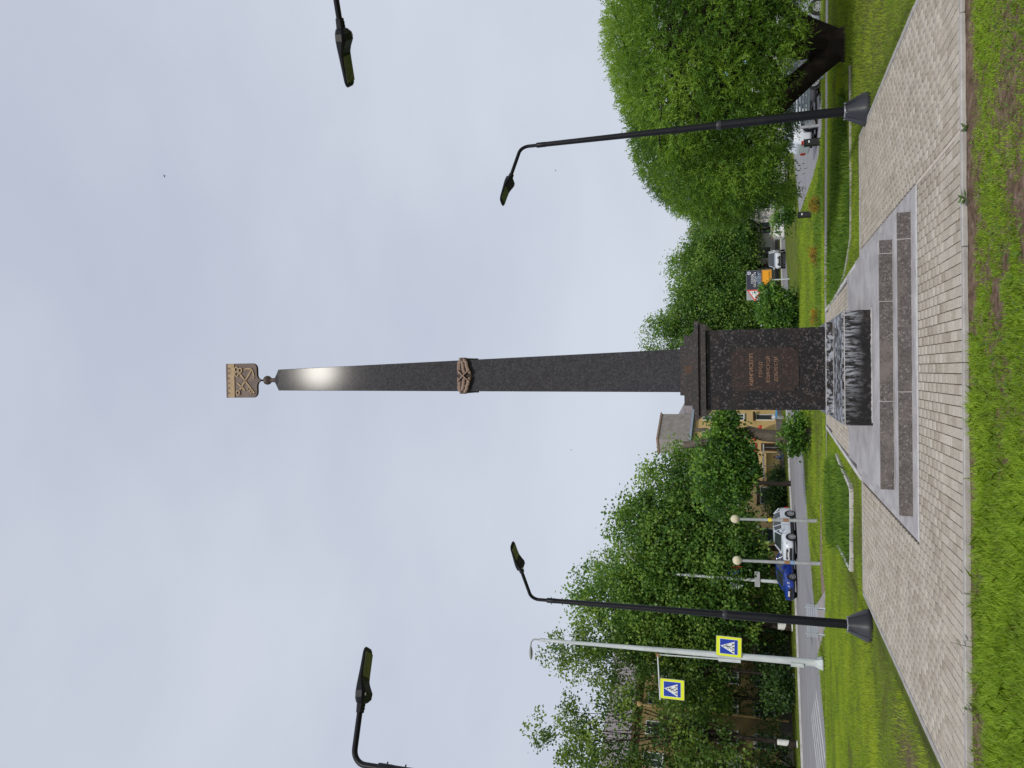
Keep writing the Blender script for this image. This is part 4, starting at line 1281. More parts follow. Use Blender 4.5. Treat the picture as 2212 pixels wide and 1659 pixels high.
# ground floor: shop windows, doors, awnings
for (xa, wn_, hn_, fr) in ((3.0, 2.2, 1.9, 'frame_white'), (9.5, 3.2, 2.1, 'frame_white'), (23.2, 1.4, 2.6, 'frame_white'), (27.4, 1.4, 2.6, 'frame_white')):
    f = MB().box((xa, -0.1, 0.9), (xa + 0.12, -0.003, 0.9 + hn_)).box((xa + wn_ - 0.12, -0.1, 0.9), (xa + wn_, -0.003, 0.9 + hn_)).box((xa + 0.122, -0.1, 0.9 + hn_ - 0.12), (xa + wn_ - 0.122, -0.003, 0.9 + hn_)).box((xa + 0.122, -0.1, 0.9), (xa + wn_ - 0.122, -0.003, 1.02)).build('window', M[fr], bS)
    MB().box((xa + 0.125, -0.05, 1.023), (xa + wn_ - 0.125, -0.006, 0.9 + hn_ - 0.123)).build('pane', M['window'], f)
    MB().box((xa - 0.1, -0.5, 0.9 + hn_ + 0.1), (xa + wn_ + 0.1, -0.004, 0.9 + hn_ + 0.4)).build('lintel', M['wood_dark'], f)
dr = MB().box((20.4, -0.06, 0), (21.8, -0.004, 2.7)).build('door', M['wood_dark'], bS)
MB().box((20.25, -0.12, 0), (20.398, -0.005, 2.85)).box((21.802, -0.12, 0), (21.95, -0.005, 2.85)).box((20.399, -0.12, 2.702), (21.801, -0.005, 2.85)).build('door_frame', M['frame_brown'], dr)
MB().box((20.9, -0.09, 0.9), (20.96, -0.062, 1.5)).build('handle', M['steel'], dr)
pst = MB().box((20.2, -0.10, 3.4), (22.0, -0.005, 5.1)).build('poster', M['sign_red'], bS)
MB().box((20.4, -0.12, 3.6), (21.8, -0.102, 4.9)).build('poster_sheet', M['poster_green'], pst)
aw = MB().add([(22.4, -1.5, 3.0), (24.2, -1.5, 3.0), (24.2, -0.05, 3.9), (22.4, -0.05, 3.9), (22.4, -1.5, 2.7), (24.2, -1.5, 2.7)], [(0, 1, 2, 3), (4, 5, 1, 0)]).build('awning', M['sign_red'], bS)
MB().add([(22.8, -1.51, 2.72), (23.0, -1.51, 2.72), (23.0, -0.1, 3.9), (22.8, -0.1, 3.9), (23.6, -1.51, 2.72), (23.8, -1.51, 2.72), (23.8, -0.1, 3.9), (23.6, -0.1, 3.9)], [(0, 1, 2, 3), (4, 5, 6, 7)]).build('awning_stripe', M['sign_white'], aw)

bR, _, _ = facade_building('pale_building', 'low pale building with white framed windows half hidden behind the willow', (12.5, 121.0), (1.0, -0.12), 60.0, 7.0, 12.0, 'wall_pale', 2, 1.8, 1.7, 3.6, roof_h=2.4, plinth=0.6)
bB, _, _ = facade_building('blue_kiosk', 'white and blue shop pavilion glimpsed through the willow behind the parked cars', (19.0, 82.0), (1.0, -0.1), 26.0, 5.6, 8.0, 'wall_pale', 1, 2.6, 2.4, 4.0, roof_h=0.6, plinth=0.3, eave_mat='sticker_blue')
MB().box((1.0, -0.2, 3.7), (25.0, -0.004, 4.8)).build('fascia', M['sticker_blue'], bB)

# bus shelter
bs = thing('bus_shelter', 'open bus shelter with grey posts and flat roof before the yellow shop', 'bus shelter', (-10.3, 103.5, -1.02), math.atan2(SD[1], SD[0]) - 0.35)
for x_, y_ in ((0, 0), (1.6, 0), (4.4, 0), (0, 1.4), (4.4, 1.4)):
    MB().tube([(x_ - 2.2, y_, 0), (x_ - 2.2, y_, 2.45)], 0.05, 6).build('post', M['grey_paint'], bs)
MB().box((-2.5, -0.3, 2.45), (2.5, 1.7, 2.62)).build('roof', M['wall_pale'], bs)
MB().box((-2.1, 1.33, 0.35), (2.1, 1.37, 2.2)).build('back_panel', M['wall_yellow'], bs)
MB().box((-1.9, 0.9, 0.42), (1.9, 1.25, 0.48)).build('bench_seat', M['wood_dark'], bs)
MB().box((-2.18, 0.2, 0.7), (-2.14, 1.2, 2.1)).build('poster_panel', M['poster_green'], bs)
MB().box((-2.19, 0.5, 0.9), (-2.182, 0.9, 1.5)).build('poster_sheet', M['poster_pink'], bs)
# utility post by the shelter
up = thing('utility_post', 'thin grey post wrapped with white notices beside the leaning maple trunk', 'post', (-6.1, 96.0, -1.02))
MB().tube([(0, 0, 0), (0, 0, 5.0)], 0.07, 8).build('pole', M['grey_paint'], up)
MB().box((-0.09, -0.1, 1.6), (0.09, -0.075, 2.2)).build('notice', M['sign_white'], up)
MB().box((-0.09, -0.1, 2.4), (0.09, -0.075, 2.8)).build('notice', M['sign_white'], up)

# ------------------------------------------------------------------ road safety board
bd = thing('road_safety_board', 'dark and orange road safety board on a grey post by the road between the trees', 'billboard', (10.35, 82.7, -1.12), 0.03)
MB().tube([(0, 0.12, 0), (0, 0.12, 2.0)], 0.07, 8).build('post', M['white_paint'], bd)
MB().box((-2.0, 0.03, 1.70), (1.05, 0.14, 4.17)).build('board_frame', M['grey_paint'], bd)
MB().box((-0.93, 0.0, 2.66), (1.03, 0.028, 4.15)).build('dark_panel', M['sign_navy'], bd)
MB().box((-1.98, 0.0, 1.72), (1.03, 0.028, 2.655)).build('orange_panel', M['sign_orange'], bd)
MB().box((-1.93, -0.008, 1.80), (0.98, -0.002, 1.83)).box((-1.93, -0.008, 2.57), (0.98, -0.002, 2.60)).box((0.955, -0.008, 1.832), (0.98, -0.002, 2.568)).build('panel_outline', M['frame_brown'], bd)
MB().prism([(-0.95, 4.13), (-0.95, 2.70), (-2.15, 3.35)], (0, -0.006, 0), (1, 0, 0), (0, 0, 1), (0, 0.03, 0)).build('red_triangle', M['sign_red'], bd)
wt = MB().prism([(-1.08, 3.93), (-1.08, 2.88), (-1.93, 3.36)], (0, -0.012, 0), (1, 0, 0), (0, 0, 1), (0, 0.005, 0)).build('white_field', M['sign_white'], bd)
fg = MB()
for a, b, t in (((-1.2, 3.75), (-1.25, 3.5), 0.10), ((-1.25, 3.5), (-1.55, 3.25), 0.09), ((-1.25, 3.5), (-1.2, 3.15), 0.09), ((-1.55, 3.25), (-1.75, 3.3), 0.08), ((-1.2, 3.15), (-1.35, 2.98), 0.08), ((-1.2, 3.62), (-1.5, 3.6), 0.06)):
    fg.bar((a[0], -0.018, a[1]), (b[0], -0.018, b[1]), 0.008, t)
fg.build('running_figure', M['sign_black'], wt)
text_obj('СНИЗЬ', 0.30, M['sign_white'], bd, (0.18, -0.004, 3.50), width=1.0)
text_obj('СКОРОСТЬ', 0.30, M['sign_white'], bd, (0.10, -0.004, 3.24), width=1.55)
text_obj('ПЕРЕД', 0.17, M['sign_pale'], bd, (0.12, -0.004, 3.10), width=0.55)
text_obj('ПЕШЕХОДНЫМ', 0.19, M['sign_pale'], bd, (0.10, -0.004, 2.93), width=1.55)
text_obj('ПЕРЕХОДОМ', 0.19, M['sign_pale'], bd, (0.08, -0.004, 2.76), width=1.3)
em = MB().prism([(0.62, 4.05), (0.92, 4.05), (0.93, 3.85), (0.77, 3.70), (0.61, 3.85)], (0, -0.008, 0), (1, 0, 0), (0, 0, 1), (0, 0.006, 0)).build('badge', M['sign_white'], bd)
MB().prism([(0.66, 4.01), (0.88, 4.01), (0.89, 3.87), (0.77, 3.76), (0.65, 3.87)], (0, -0.013, 0), (1, 0, 0), (0, 0, 1), (0, 0.004, 0)).build('badge_field', M['sticker_blue'], em)
MB().box((0.72, -0.018, 3.84), (0.82, -0.0135, 3.95)).build('badge_mark', M['sign_red'], em)
MB().bar((-0.50, -0.006, 2.32), (-0.38, -0.006, 2.20), 0.01, 0.07).bar((-0.38, -0.006, 2.20), (-0.16, -0.006, 2.46), 0.01, 0.07).build('tick_mark', M['sign_red'], bd)
dsh = MB(); rs = random.Random(5); x_ = -1.3
while x_ < 0.85:
    w_ = rs.uniform(0.05, 0.14); dsh.box((x_, -0.006, 1.90), (x_ + w_, -0.001, 1.99)); x_ += w_ + rs.uniform(0.03, 0.09)
dsh.build('small_print', M['sign_black'], bd)['kind'] = 'stuff'

# ------------------------------------------------------------------ cars
def wheel(parent, x, y, r=0.34, w=0.22, spokes=5, front=True):
    o = MB().lathe([(r * 0.66, -w / 2), (r * 0.93, -w / 2), (r, -w / 2 + 0.03), (r, w / 2 - 0.03), (r * 0.93, w / 2), (r * 0.66, w / 2)], 28).build('wheel', M['rubber'], parent)
    o.location = (x, y, r); o.rotation_euler = (PI / 2, 0, 0)
    MB().lathe([(r * 0.64, -w * 0.36), (r * 0.66, w * 0.36)], 20).build('hub_well', M['trim'], o)
    s_ = 1 if y < 0 else -1
    zf = s_ * w * 0.5
    rm = MB()
    for k in range(spokes):
        a = 2 * PI * k / spokes
        p0 = (r * 0.12 * math.cos(a), r * 0.12 * math.sin(a), zf); p1 = (r * 0.62 * math.cos(a), r * 0.62 * math.sin(a), zf)
        for da in (-0.17, 0.17):
            rm.bar((r * 0.10 * math.cos(a), r * 0.10 * math.sin(a), zf), (r * 0.62 * math.cos(a + da), r * 0.62 * math.sin(a + da), zf), 0.03, 0.03)
    for k in range(24):
        a0, a1 = 2 * PI * k / 24, 2 * PI * (k + 1) / 24
        rm.bar((r * 0.64 * math.cos(a0), r * 0.64 * math.sin(a0), zf), (r * 0.64 * math.cos(a1), r * 0.64 * math.sin(a1), zf), 0.025, 0.035)
    rm.lathe([(r * 0.15, -0.02 + zf), (r * 0.13, 0.015 + zf)], 12)
    rm.build('rim', M['rim'], o)
    return o

def car(name, label, loc, rz, paint, prof, length=4.4, width=1.82, r=0.34, wb=2.65, fo=0.85, cladding=True, spokes=5, cat='car', scale_z=1.0):
    """prof: list of (x, z_bottom, z_belt, z_top, halfwidth, halfwidth_top); x from front (0) to rear"""
    root = thing(name, label, cat, loc, rz)
    hl = length / 2
    def sec(p):
        x, zb, zm, zt, hw, ht = p
        X = hl - x
        return [(X, -hw * 0.92, zb), (X, -hw, zb + 0.12), (X, -hw, (zb + zm) / 2), (X, -hw * 0.97, zm), (X, -ht, zt - 0.03), (X, -ht * 0.8, zt), (X, ht * 0.8, zt), (X, ht, zt - 0.03), (X, hw * 0.97, zm), (X, hw, (zb + zm) / 2), (X, hw, zb + 0.12), (X, hw * 0.92, zb)]
    S_ = [sec(p) for p in prof]
    body = MB(); glass = MB()
    n = 12
    vs = [v for s_ in S_ for v in s_]
    bf, gf = [], []
    for i in range(len(S_) - 1):
        a, b = prof[i], prof[i + 1]
        ca, cb = a[3] - a[2], b[3] - b[2]
        for k in range(n):
            k2 = (k + 1) % n
            f = (i * n + k, i * n + k2, (i + 1) * n + k2, (i + 1) * n + k)
            side = k in (3, 7)
            top = k in (4, 5, 6)
            slope = (min(ca, cb) < 0.12 and max(ca, cb) > 0.25)
            if side and max(ca, cb) > 0.25: gf.append(f)
            elif top and slope and k in (5,): gf.append(f)
            elif top and slope: gf.append(f)
            else: bf.append(f)
    body.add(vs, bf, True); glass.add(vs, gf, False)
    body.add(S_[0], [tuple(range(n))]); body.add(S_[-1], [tuple(reversed(range(n)))])
    bo = body.build('body', M[paint], root)
    go = glass.build('glazing', M['car_glass'], root)
    # pillars
    class PL_:
        def bar(self, a, b, w, h): MB().bar(a, b, w, h).build('pillar', M[paint], root)
    pl = PL_()
    cab = [p for p in prof if p[3] - p[2] > 0.25]
    xs_ = [hl - p[0] for p in cab]
    for s_ in (-1, 1):
        for i, p in enumerate(cab):
            X = hl - p[0]
            pl.bar((X, s_ * p[4] * 0.975, p[2]), (X, s_ * (p[5] + 0.005), p[3] - 0.02), 0.06, 0.03)
        # windscreen and rear pillars
        i0 = prof.index(cab[0]); i1 = prof.index(cab[-1])
        if i0 > 0:
            q0 = prof[i0 - 1]
            pl.bar((hl - q0[0], s_ * q0[4] * 0.95, q0[3]), (hl - cab[0][0], s_ * (cab[0][5] + 0.004), cab[0][3] - 0.01), 0.07, 0.04)
        if i1 < len(prof) - 1:
            q1 = prof[i1 + 1]
            pl.bar((hl - q1[0], s_ * q1[4] * 0.95, q1[3]), (hl - cab[-1][0], s_ * (cab[-1][5] + 0.004), cab[-1][3] - 0.01), 0.08, 0.05)
    hw = width / 2
    xf, xr = hl - fo, hl - fo - wb
    arm_ = MB().lathe([(r * 1.16, -0.005), (r * 1.16, 0.012)], 24).mesh('wheel_arch', M['trim'])
    for X in (xf, xr):
        for s_ in (-1, 1):
            o = obj_mesh('wheel_arch', arm_, root, (X, s_ * (hw + 0.004), r + 0.02)); o.rotation_euler = (PI / 2, 0, 0)
    if cladding:
        MB().box((xr + r * 1.1, -hw - 0.012, prof[2][1] - 0.02), (xf - r * 1.1, hw + 0.012, prof[2][1] + 0.16)).build('sill_cladding', M['trim'], root)
    MB().box((xr - 0.6, -hw * 0.85, 0.16), (xf + 0.55, hw * 0.85, prof[2][1] + 0.05)).build('underbody', M['trim'], root)
    for X in (xf, xr):
        for s_ in (-1, 1):
            wheel(root, X, s_ * (hw - 0.06), r, 0.21, spokes)
    zb = prof[0][1]; zm = prof[0][2]
    f0 = prof[0]
    gx = hl - f0[0]
    MB().box((gx - 0.05, -hw * 0.52, zm - 0.16), (gx + 0.025, hw * 0.52, zm - 0.03)).build('grille', M['trim'], root)
    MB().box((gx - 0.05, -hw * 0.66, zb + 0.02), (gx + 0.03, hw * 0.66, zb + 0.20)).build('lower_intake', M['trim'], root)
    MB().box((gx + 0.026, -0.26, zb + 0.23), (gx + 0.045, 0.26, zb + 0.34)).build('number_plate', M['plate'], root)
    for s_ in (-1, 1):
        mb = MB()
        a = Vector((gx + 0.012, s_ * hw * 0.56, zm - 0.10)); b = Vector((gx - 0.24, s_ * hw * 0.985, zm - 0.01))
        mb.add([a, b, b + Vector((-0.02, 0, -0.12)), a + Vector((0.005, 0, -0.10)), a + Vector((-0.08, 0, 0.06)), b + Vector((-0.05, 0, 0.05))], [(0, 1, 2, 3), (0, 3, 2, 1), (0, 1, 5, 4), (4, 5, 1, 0)])
        mb.build('headlight', M['light_glass'], root)
        tb = MB().bbox((-hl - 0.015, s_ * hw * 0.75 - 0.16, prof[-1][2] - 0.28), (-hl + 0.12, s_ * hw * 0.75 + 0.16, prof[-1][2] - 0.02), 0.02)
        tb.build('tail_light', M['light_red'], root)
        c0 = cab[0]
        MB().bbox((hl - c0[0] - 0.02 + 0.32, s_ * (hw + 0.10) - 0.10, c0[2] + 0.0), (hl - c0[0] + 0.14 + 0.32, s_ * (hw + 0.10) + 0.08, c0[2] + 0.14), 0.03).build('mirror', M[paint], root)
        MB().box((0.15, s_ * (hw + 0.004) - 0.008, prof[3][2] - 0.12), (0.35, s_ * (hw + 0.004) + 0.008, prof[3][2] - 0.09)).build('door_handle', M[paint], root)
    for X in (xf - 0.42, xf - 1.42, xf - 2.25):
        for s_ in (-1, 1):
            MB().box((X, s_ * (hw + 0.001) - 0.004, 0.42), (X + 0.012, s_ * (hw + 0.001) + 0.004, prof[3][2] - 0.02)).build('door_gap', M['dark'], root)
    return root

SUV = [(0.00, 0.34, 0.80, 0.82, 0.66, 0.60), (0.12, 0.28, 0.90, 0.93, 0.82, 0.74), (0.45, 0.27, 0.97, 1.01, 0.905, 0.80), (1.15, 0.27, 1.01, 1.09, 0.91, 0.80), (1.75, 0.27, 1.05, 1.52, 0.91, 0.64), (2.25, 0.27, 1.07, 1.63, 0.91, 0.64), (3.05, 0.27, 1.10, 1.64, 0.91, 0.63), (3.80, 0.27, 1.15, 1.57, 0.90, 0.61), (4.22, 0.30, 1.14, 1.20, 0.86, 0.72), (4.38, 0.36, 1.02, 1.06, 0.80, 0.72), (4.42, 0.42, 0.80, 0.84, 0.76, 0.68)]
SED = [(0.00, 0.30, 0.66, 0.69, 0.62, 0.56), (0.12, 0.25, 0.76, 0.79, 0.78, 0.70), (0.50, 0.24, 0.83, 0.87, 0.86, 0.76), (1.25, 0.24, 0.88, 0.96, 0.87, 0.76), (2.00, 0.24, 0.92, 1.36, 0.87, 0.60), (2.45, 0.24, 0.93, 1.44, 0.87, 0.60), (3.05, 0.24, 0.94, 1.42, 0.87, 0.59), (3.75, 0.24, 0.96, 1.04, 0.86, 0.72), (4.25, 0.28, 0.94, 0.98, 0.80, 0.70), (4.38, 0.34, 0.74, 0.78, 0.74, 0.66)]
hd_ = math.atan2(-0.87, -0.49)
car('parked_car', 'white crossover with black cladding pointing left behind the globe lamp poles', (-13.75, 73.2, -1.14), hd_, 'car_white', SUV, 4.42, 1.82, 0.36, 2.65, 0.84, spokes=7).scale = (1.2, 1.2, 1.2)
car('parked_car', 'deep blue sedan in front of the white crossover', (-17.4, 73.9, -1.14), hd_ + 0.02, 'car_blue', SED, 4.38, 1.74, 0.32, 2.55, 0.82, cladding=False, spokes=5).scale = (1.2, 1.2, 1.22)
PICK = [(0.00, 0.55, 0.92, 0.96, 0.74, 0.66), (0.15, 0.50, 1.00, 1.05, 0.86, 0.78), (0.6, 0.48, 1.08, 1.13, 0.92, 0.84), (1.3, 0.48, 1.12, 1.22, 0.93, 0.84), (1.9, 0.48, 1.18, 1.80, 0.93, 0.74), (2.8, 0.48, 1.20, 1.84, 0.93, 0.74), (4.0, 0.48, 1.22, 1.82, 0.92, 0.73), (4.6, 0.50, 1.20, 1.30, 0.9, 0.78), (4.7, 0.55, 1.05, 1.10, 0.86, 0.76)]
car('offroad_car', 'white off road car facing the viewer right of the safety board', (14.6, 97.2, -1.14), math.atan2(-0.97, -0.25), 'car_white', PICK, 4.7, 1.86, 0.38, 2.85, 0.85, spokes=6)
car('parked_car', 'white crossover with large spoked wheel parked behind the willow beside the black lamp', (14.25, 43.0, -1.14), math.radians(6), 'car_white', SUV, 4.42, 1.82, 0.36, 2.65, 0.84, spokes=9)
car('parked_car', 'dark grey estate car parked to the right of the white crossover under the willow', (15.6, 39.8, -1.14), math.radians(176), 'car_grey', SUV, 4.42, 1.82, 0.36, 2.65, 0.84, spokes=8)
car('parked_car', 'silver grey car half hidden at the right edge beyond the willow trunk', (17.6, 37.0, -1.14), math.radians(184), 'car_silver', SED, 4.38, 1.74, 0.33, 2.55, 0.82, spokes=8, cladding=False)
# car park surface
cp = MB().add([(11.4, 46.6, -1.150), (11.3, 41.6, -1.150), (12.4, 38.2, -1.150), (14.6, 35.6, -1.150), (60, 34.5, -1.150), (90, 70, -1.150), (24, 76, -1.150), (12.6, 62, -1.150)], [tuple(range(8))]).build('car_park', M['asphalt'])
tag(cp, kind='structure')

# ------------------------------------------------------------------ benches, bins, bollards
def bench(x, y, z, rz, label):
    r = thing('park_bench', label, 'bench', (x, y, z), rz, 'slatted park benches along the footpath')
    sm = MB().box((-0.75, -0.03, 0), (0.75, 0.03, 0.02)).mesh('slat', M['bench_metal'])
    for i in range(5):
        o = obj_mesh('slat', sm, r, (0, -0.2 + i * 0.1, 0.44)); o.rotation_euler = (0, 0, 0)
    for i in range(5):
        o = obj_mesh('slat', sm, r, (0, 0.25 + i * 0.028, 0.50 + i * 0.095)); o.rotation_euler = (math.radians(72), 0, 0)
    for s_ in (-0.6, 0.6):
        for a_, b_ in (((s_, -0.25, 0), (s_, -0.22, 0.44)), ((s_, 0.30, 0), (s_, 0.22, 0.44))): MB().bar(a_, b_, 0.05).build('leg', M['bench_metal'], r)
        MB().bar((s_, -0.25, 0.415), (s_, 0.24, 0.415), 0.04).bar((s_, 0.24, 0.40), (s_, 0.40, 0.98), 0.05).build('side_frame', M['bench_metal'], r)
    return r
bench(-11.5, 39.4, float(gz(-11.5, 39.4)), math.radians(200), 'pale slatted park bench behind the black lamp post near the road')
bench(9.1, 26.6, float(gz(9.1, 26.6)) , math.radians(165), 'pale slatted park bench beside the footpath under the willow')

def bin_(x, y, z, label):
    r = thing('litter_bin', label, 'litter bin', (x, y, z), 0.1, 'dark litter bins by the path')
    MB().bbox((-0.16, -0.14, 0.0), (0.16, 0.14, 0.72), 0.03).build('body', M['trim'], r)
    MB().box((-0.17, -0.15, 0.725), (0.17, 0.15, 0.76)).build('lid', M['lamp_black'], r)
    MB().box((-0.05, -0.143, 0.5), (0.06, -0.1405, 0.56)).build('label_plate', M['sign_white'], r)
bin_(11.65, 40.3, -1.15, 'dark litter bin beside the tail light of the parked white car')
bin_(9.6, 47.5, -1.15, 'dark litter bin on the lawn left of the willow')
def bollard(x, y, z, h, label):
    r = thing('bollard', label, 'bollard', (x, y, z), 0, 'grey posts at the car park edge')
    MB().tube([(0, 0, -0.1), (0, 0, h)], 0.075, 10).build('post', M['grey_paint'], r)
    MB().lathe([(0.08, h), (0.085, h + 0.02), (0.03, h + 0.06)], 10).build('cap', M['grey_paint'], r)
bollard(12.72, 41.2, -1.15, 1.1, 'grey steel post in front of the wheel of the parked white car')
bollard(14.2, 34.4, -1.13, 1.35, 'grey green post in front of the silver car near the frame edge')
for x, y, lab in ((13.6, 101.0, 'pale tilted concrete block on the verge right of the off road car'), (19.0, 96.5, 'pale concrete block at the road end before the bushes')):
    r = thing('concrete_block', lab, 'concrete block', (x + 5, y, -1.16), 0.2)
    MB().bbox((-0.9, -0.4, 0), (0.9, 0.4, 1.3), 0.06).build('body', M['whitewash'], r)
    MB().bbox((-0.95, -0.45, 1.301), (0.95, 0.45, 1.42), 0.03).build('cap', M['brick'], r)

# ------------------------------------------------------------------ people
def skin_mesh(name, joints, edges, radii, mat, parent, sub=1):
    me = bpy.data.meshes.new(name)
    me.from_pydata([tuple(j) for j in joints], edges, [])
    o = bpy.data.objects.new(name, me); link(o)
    md = o.modifiers.new('skin', 'SKIN')
    for i, sv in enumerate(me.skin_vertices[0].data):
        sv.radius = (radii[i], radii[i]); sv.use_root = (i == 0)
    sd = o.modifiers.new('sub', 'SUBSURF'); sd.levels = sub; sd.render_levels = sub
    dg = bpy.context.evaluated_depsgraph_get()
    m2 = bpy.data.meshes.new_from_object(o.evaluated_get(dg))
    bpy.data.objects.remove(o)
    m2.materials.clear(); m2.materials.append(mat)
    m2.polygons.foreach_set('use_smooth', [True] * len(m2.polygons))
    return obj_mesh(name, m2, parent)
def person(loc, rz, label, top, legs, hair, pose='stand', extra=None):
    r = thing('person', label, 'person', loc, rz)
    if pose == 'stand':
        J = dict(pel=(0, 0, .95), che=(0, -.02, 1.30), nk=(0, -.01, 1.47), hd=(0, -.03, 1.60), ls=(-.18, 0, 1.41), le=(-.25, .02, 1.13), lh=(-.24, -.12, .90), rs=(.18, 0, 1.41), re=(.26, .0, 1.14), rh=(.22, -.18, .96), lk=(-.11, -.02, .50), lf=(-.12, .02, .07), lt=(-.12, -.16, .03), rk=(.11, -.05, .50), rf=(.13, .05, .07), rt=(.13, -.13, .03), lh0=(-.09, 0, .90), rh0=(.09, 0, .90))
    else:
        J = dict(pel=(0, 0, .55), che=(0, -.08, .90), nk=(0, -.10, 1.07), hd=(0, -.16, 1.19), ls=(-.17, -.07, 1.01), le=(-.22, -.16, .76), lh=(-.10, -.38, .72), rs=(.17, -.07, 1.01), re=(.22, -.16, .76), rh=(.10, -.38, .72), lk=(-.11, -.46, .52), lf=(-.12, -.44, .07), lt=(-.12, -.60, .03), rk=(.11, -.46, .52), rf=(.13, -.38, .07), rt=(.13, -.54, .03), lh0=(-.09, -.03, .53), rh0=(.09, -.03, .53))
    def S_(keys, eds, rad, mat, nm):
        idx = {k: i for i, k in enumerate(keys)}
        return skin_mesh(nm, [J[k] for k in keys], [(idx[a], idx[b]) for a, b in eds], rad, M[mat], r)
    S_(['pel', 'che', 'nk', 'hd', 'ls', 'le', 'lh', 'rs', 're', 'rh', 'lh0', 'lk', 'lf', 'lt', 'rh0', 'rk', 'rf', 'rt'],
       [('pel', 'che'), ('che', 'nk'), ('nk', 'hd'), ('che', 'ls'), ('ls', 'le'), ('le', 'lh'), ('che', 'rs'), ('rs', 're'), ('re', 'rh'), ('pel', 'lh0'), ('lh0', 'lk'), ('lk', 'lf'), ('lf', 'lt'), ('pel', 'rh0'), ('rh0', 'rk'), ('rk', 'rf'), ('rf', 'rt')],
       [.13, .13, .055, .10, .055, .04, .03, .055, .04, .03, .08, .06, .04, .03, .08, .06, .04, .03], 'skin', 'body')
    S_(['pel', 'che', 'ls', 'le', 'rs', 're'], [('pel', 'che'), ('che', 'ls'), ('ls', 'le'), ('che', 'rs'), ('rs', 're')], [.16, .165, .075, .055, .075, .055], top, 'shirt')
    S_(['pel', 'lh0', 'lk', 'lf', 'rh0', 'rk', 'rf'], [('pel', 'lh0'), ('lh0', 'lk'), ('lk', 'lf'), ('pel', 'rh0'), ('rh0', 'rk'), ('rk', 'rf')], [.15, .10, .075, .055, .10, .075, .055], legs, 'trousers')
    h_ = J['hd']
    MB().sphere((h_[0], h_[1] + .025, h_[2] + .05), 0.125, 12, 8, (0.95, 1.0, 1.0)).build('hair', M[hair], r)
    MB().sphere((h_[0], h_[1] - .115, h_[2] + .02), 0.02, 6, 5).build('nose', M['skin'], r)
    return r
person((-4.6, 104.0, -1.02), 0.3, 'person in white clothes standing by the shop wall close to the pedestal', 'cloth_white', 'cloth_white', 'hair_brown')
person((-9.7, 103.2, -1.02), 0.6, 'person with red hair and blue clothes sitting in the bus shelter', 'cloth_blue', 'cloth_blue', 'hair_red', 'sit')
bx = thing('sales_table', 'small blue crate table in front of the shop next to the person in white', 'table', (-4.0, 103.0, -1.02), 0.2)
MB().box((-0.6, -0.4, 0.85), (0.6, 0.4, 1.05)).build('tabletop', M['blue_plastic'], bx)
for s_ in (-0.5, 0.5):
    for t_ in (-0.3, 0.3):
        MB().bar((s_, t_, 0), (s_, t_, 0.85), 0.05).build('leg', M['steel'], bx)

# ------------------------------------------------------------------ vegetation
def crown_points(rng, c, r, n_clump, n_leaf, clump_r, shell=0.55, flat=0.75, lump=0.28, zmin=None, seed=0):
    """leaf positions, outward directions and tones in clumps spread through an uneven ellipsoid"""
    d = norm(rng.normal(size=(n_clump, 3)))
    lum = np.array([noise.noise(Vector((v[0] * 1.7 + seed * 3.1, v[1] * 1.7, v[2] * 1.7 + seed))) for v in d])
    lum2 = np.array([noise.noise(Vector((v[0] * 4.5 + seed * 1.7, v[1] * 4.5 + 9, v[2] * 4.5 + seed))) for v in d])
    rad = (shell + (1 - shell) * rng.random(n_clump) ** 0.6) * (1 + lump * lum * 1.6 + lump * 0.7 * lum2)
    C = np.array(c) + d * rad[:, None] * np.array(r)
    ctone = np.clip(0.45 + 0.30 * rng.normal(size=n_clump) + 0.15 * d[:, 2] + 0.35 * lum, 0.02, 0.98)
    k = np.repeat(np.arange(n_clump), n_leaf)
    cr_ = clump_r * (0.7 + 0.6 * rng.random(n_clump))
    off = rng.normal(size=(len(k), 3)) * (cr_[k] * 0.5)[:, None] * np.array([1, 1, flat])
    P = C[k] + off
    out_ = norm(d[k] * 0.8 + rng.normal(size=(len(k), 3)) * 0.5)
    tone = np.clip(ctone[k] + rng.normal(size=len(k)) * 0.16, 0, 1)
    if zmin is not None:
        m_ = P[:, 2] > zmin + 0.5 * rng.random(len(P))
        P, out_, tone = P[m_], out_[m_], tone[m_]
    return P, out_, tone, C

def limb_pts(rng, a, b, n=5, wob=0.12, sag=0.0):
    a, b = np.array(a, float), np.array(b, float)
    L = np.linalg.norm(b - a)
    pts = []
    for i in range(n + 1):
        t = i / n
        p = a + (b - a) * t + rng.normal(size=3) * wob * L * 0.15 * math.sin(PI * t)
        p[2] += 0.12 * L * math.sin(PI * t)
        pts.append(tuple(p))
    return pts

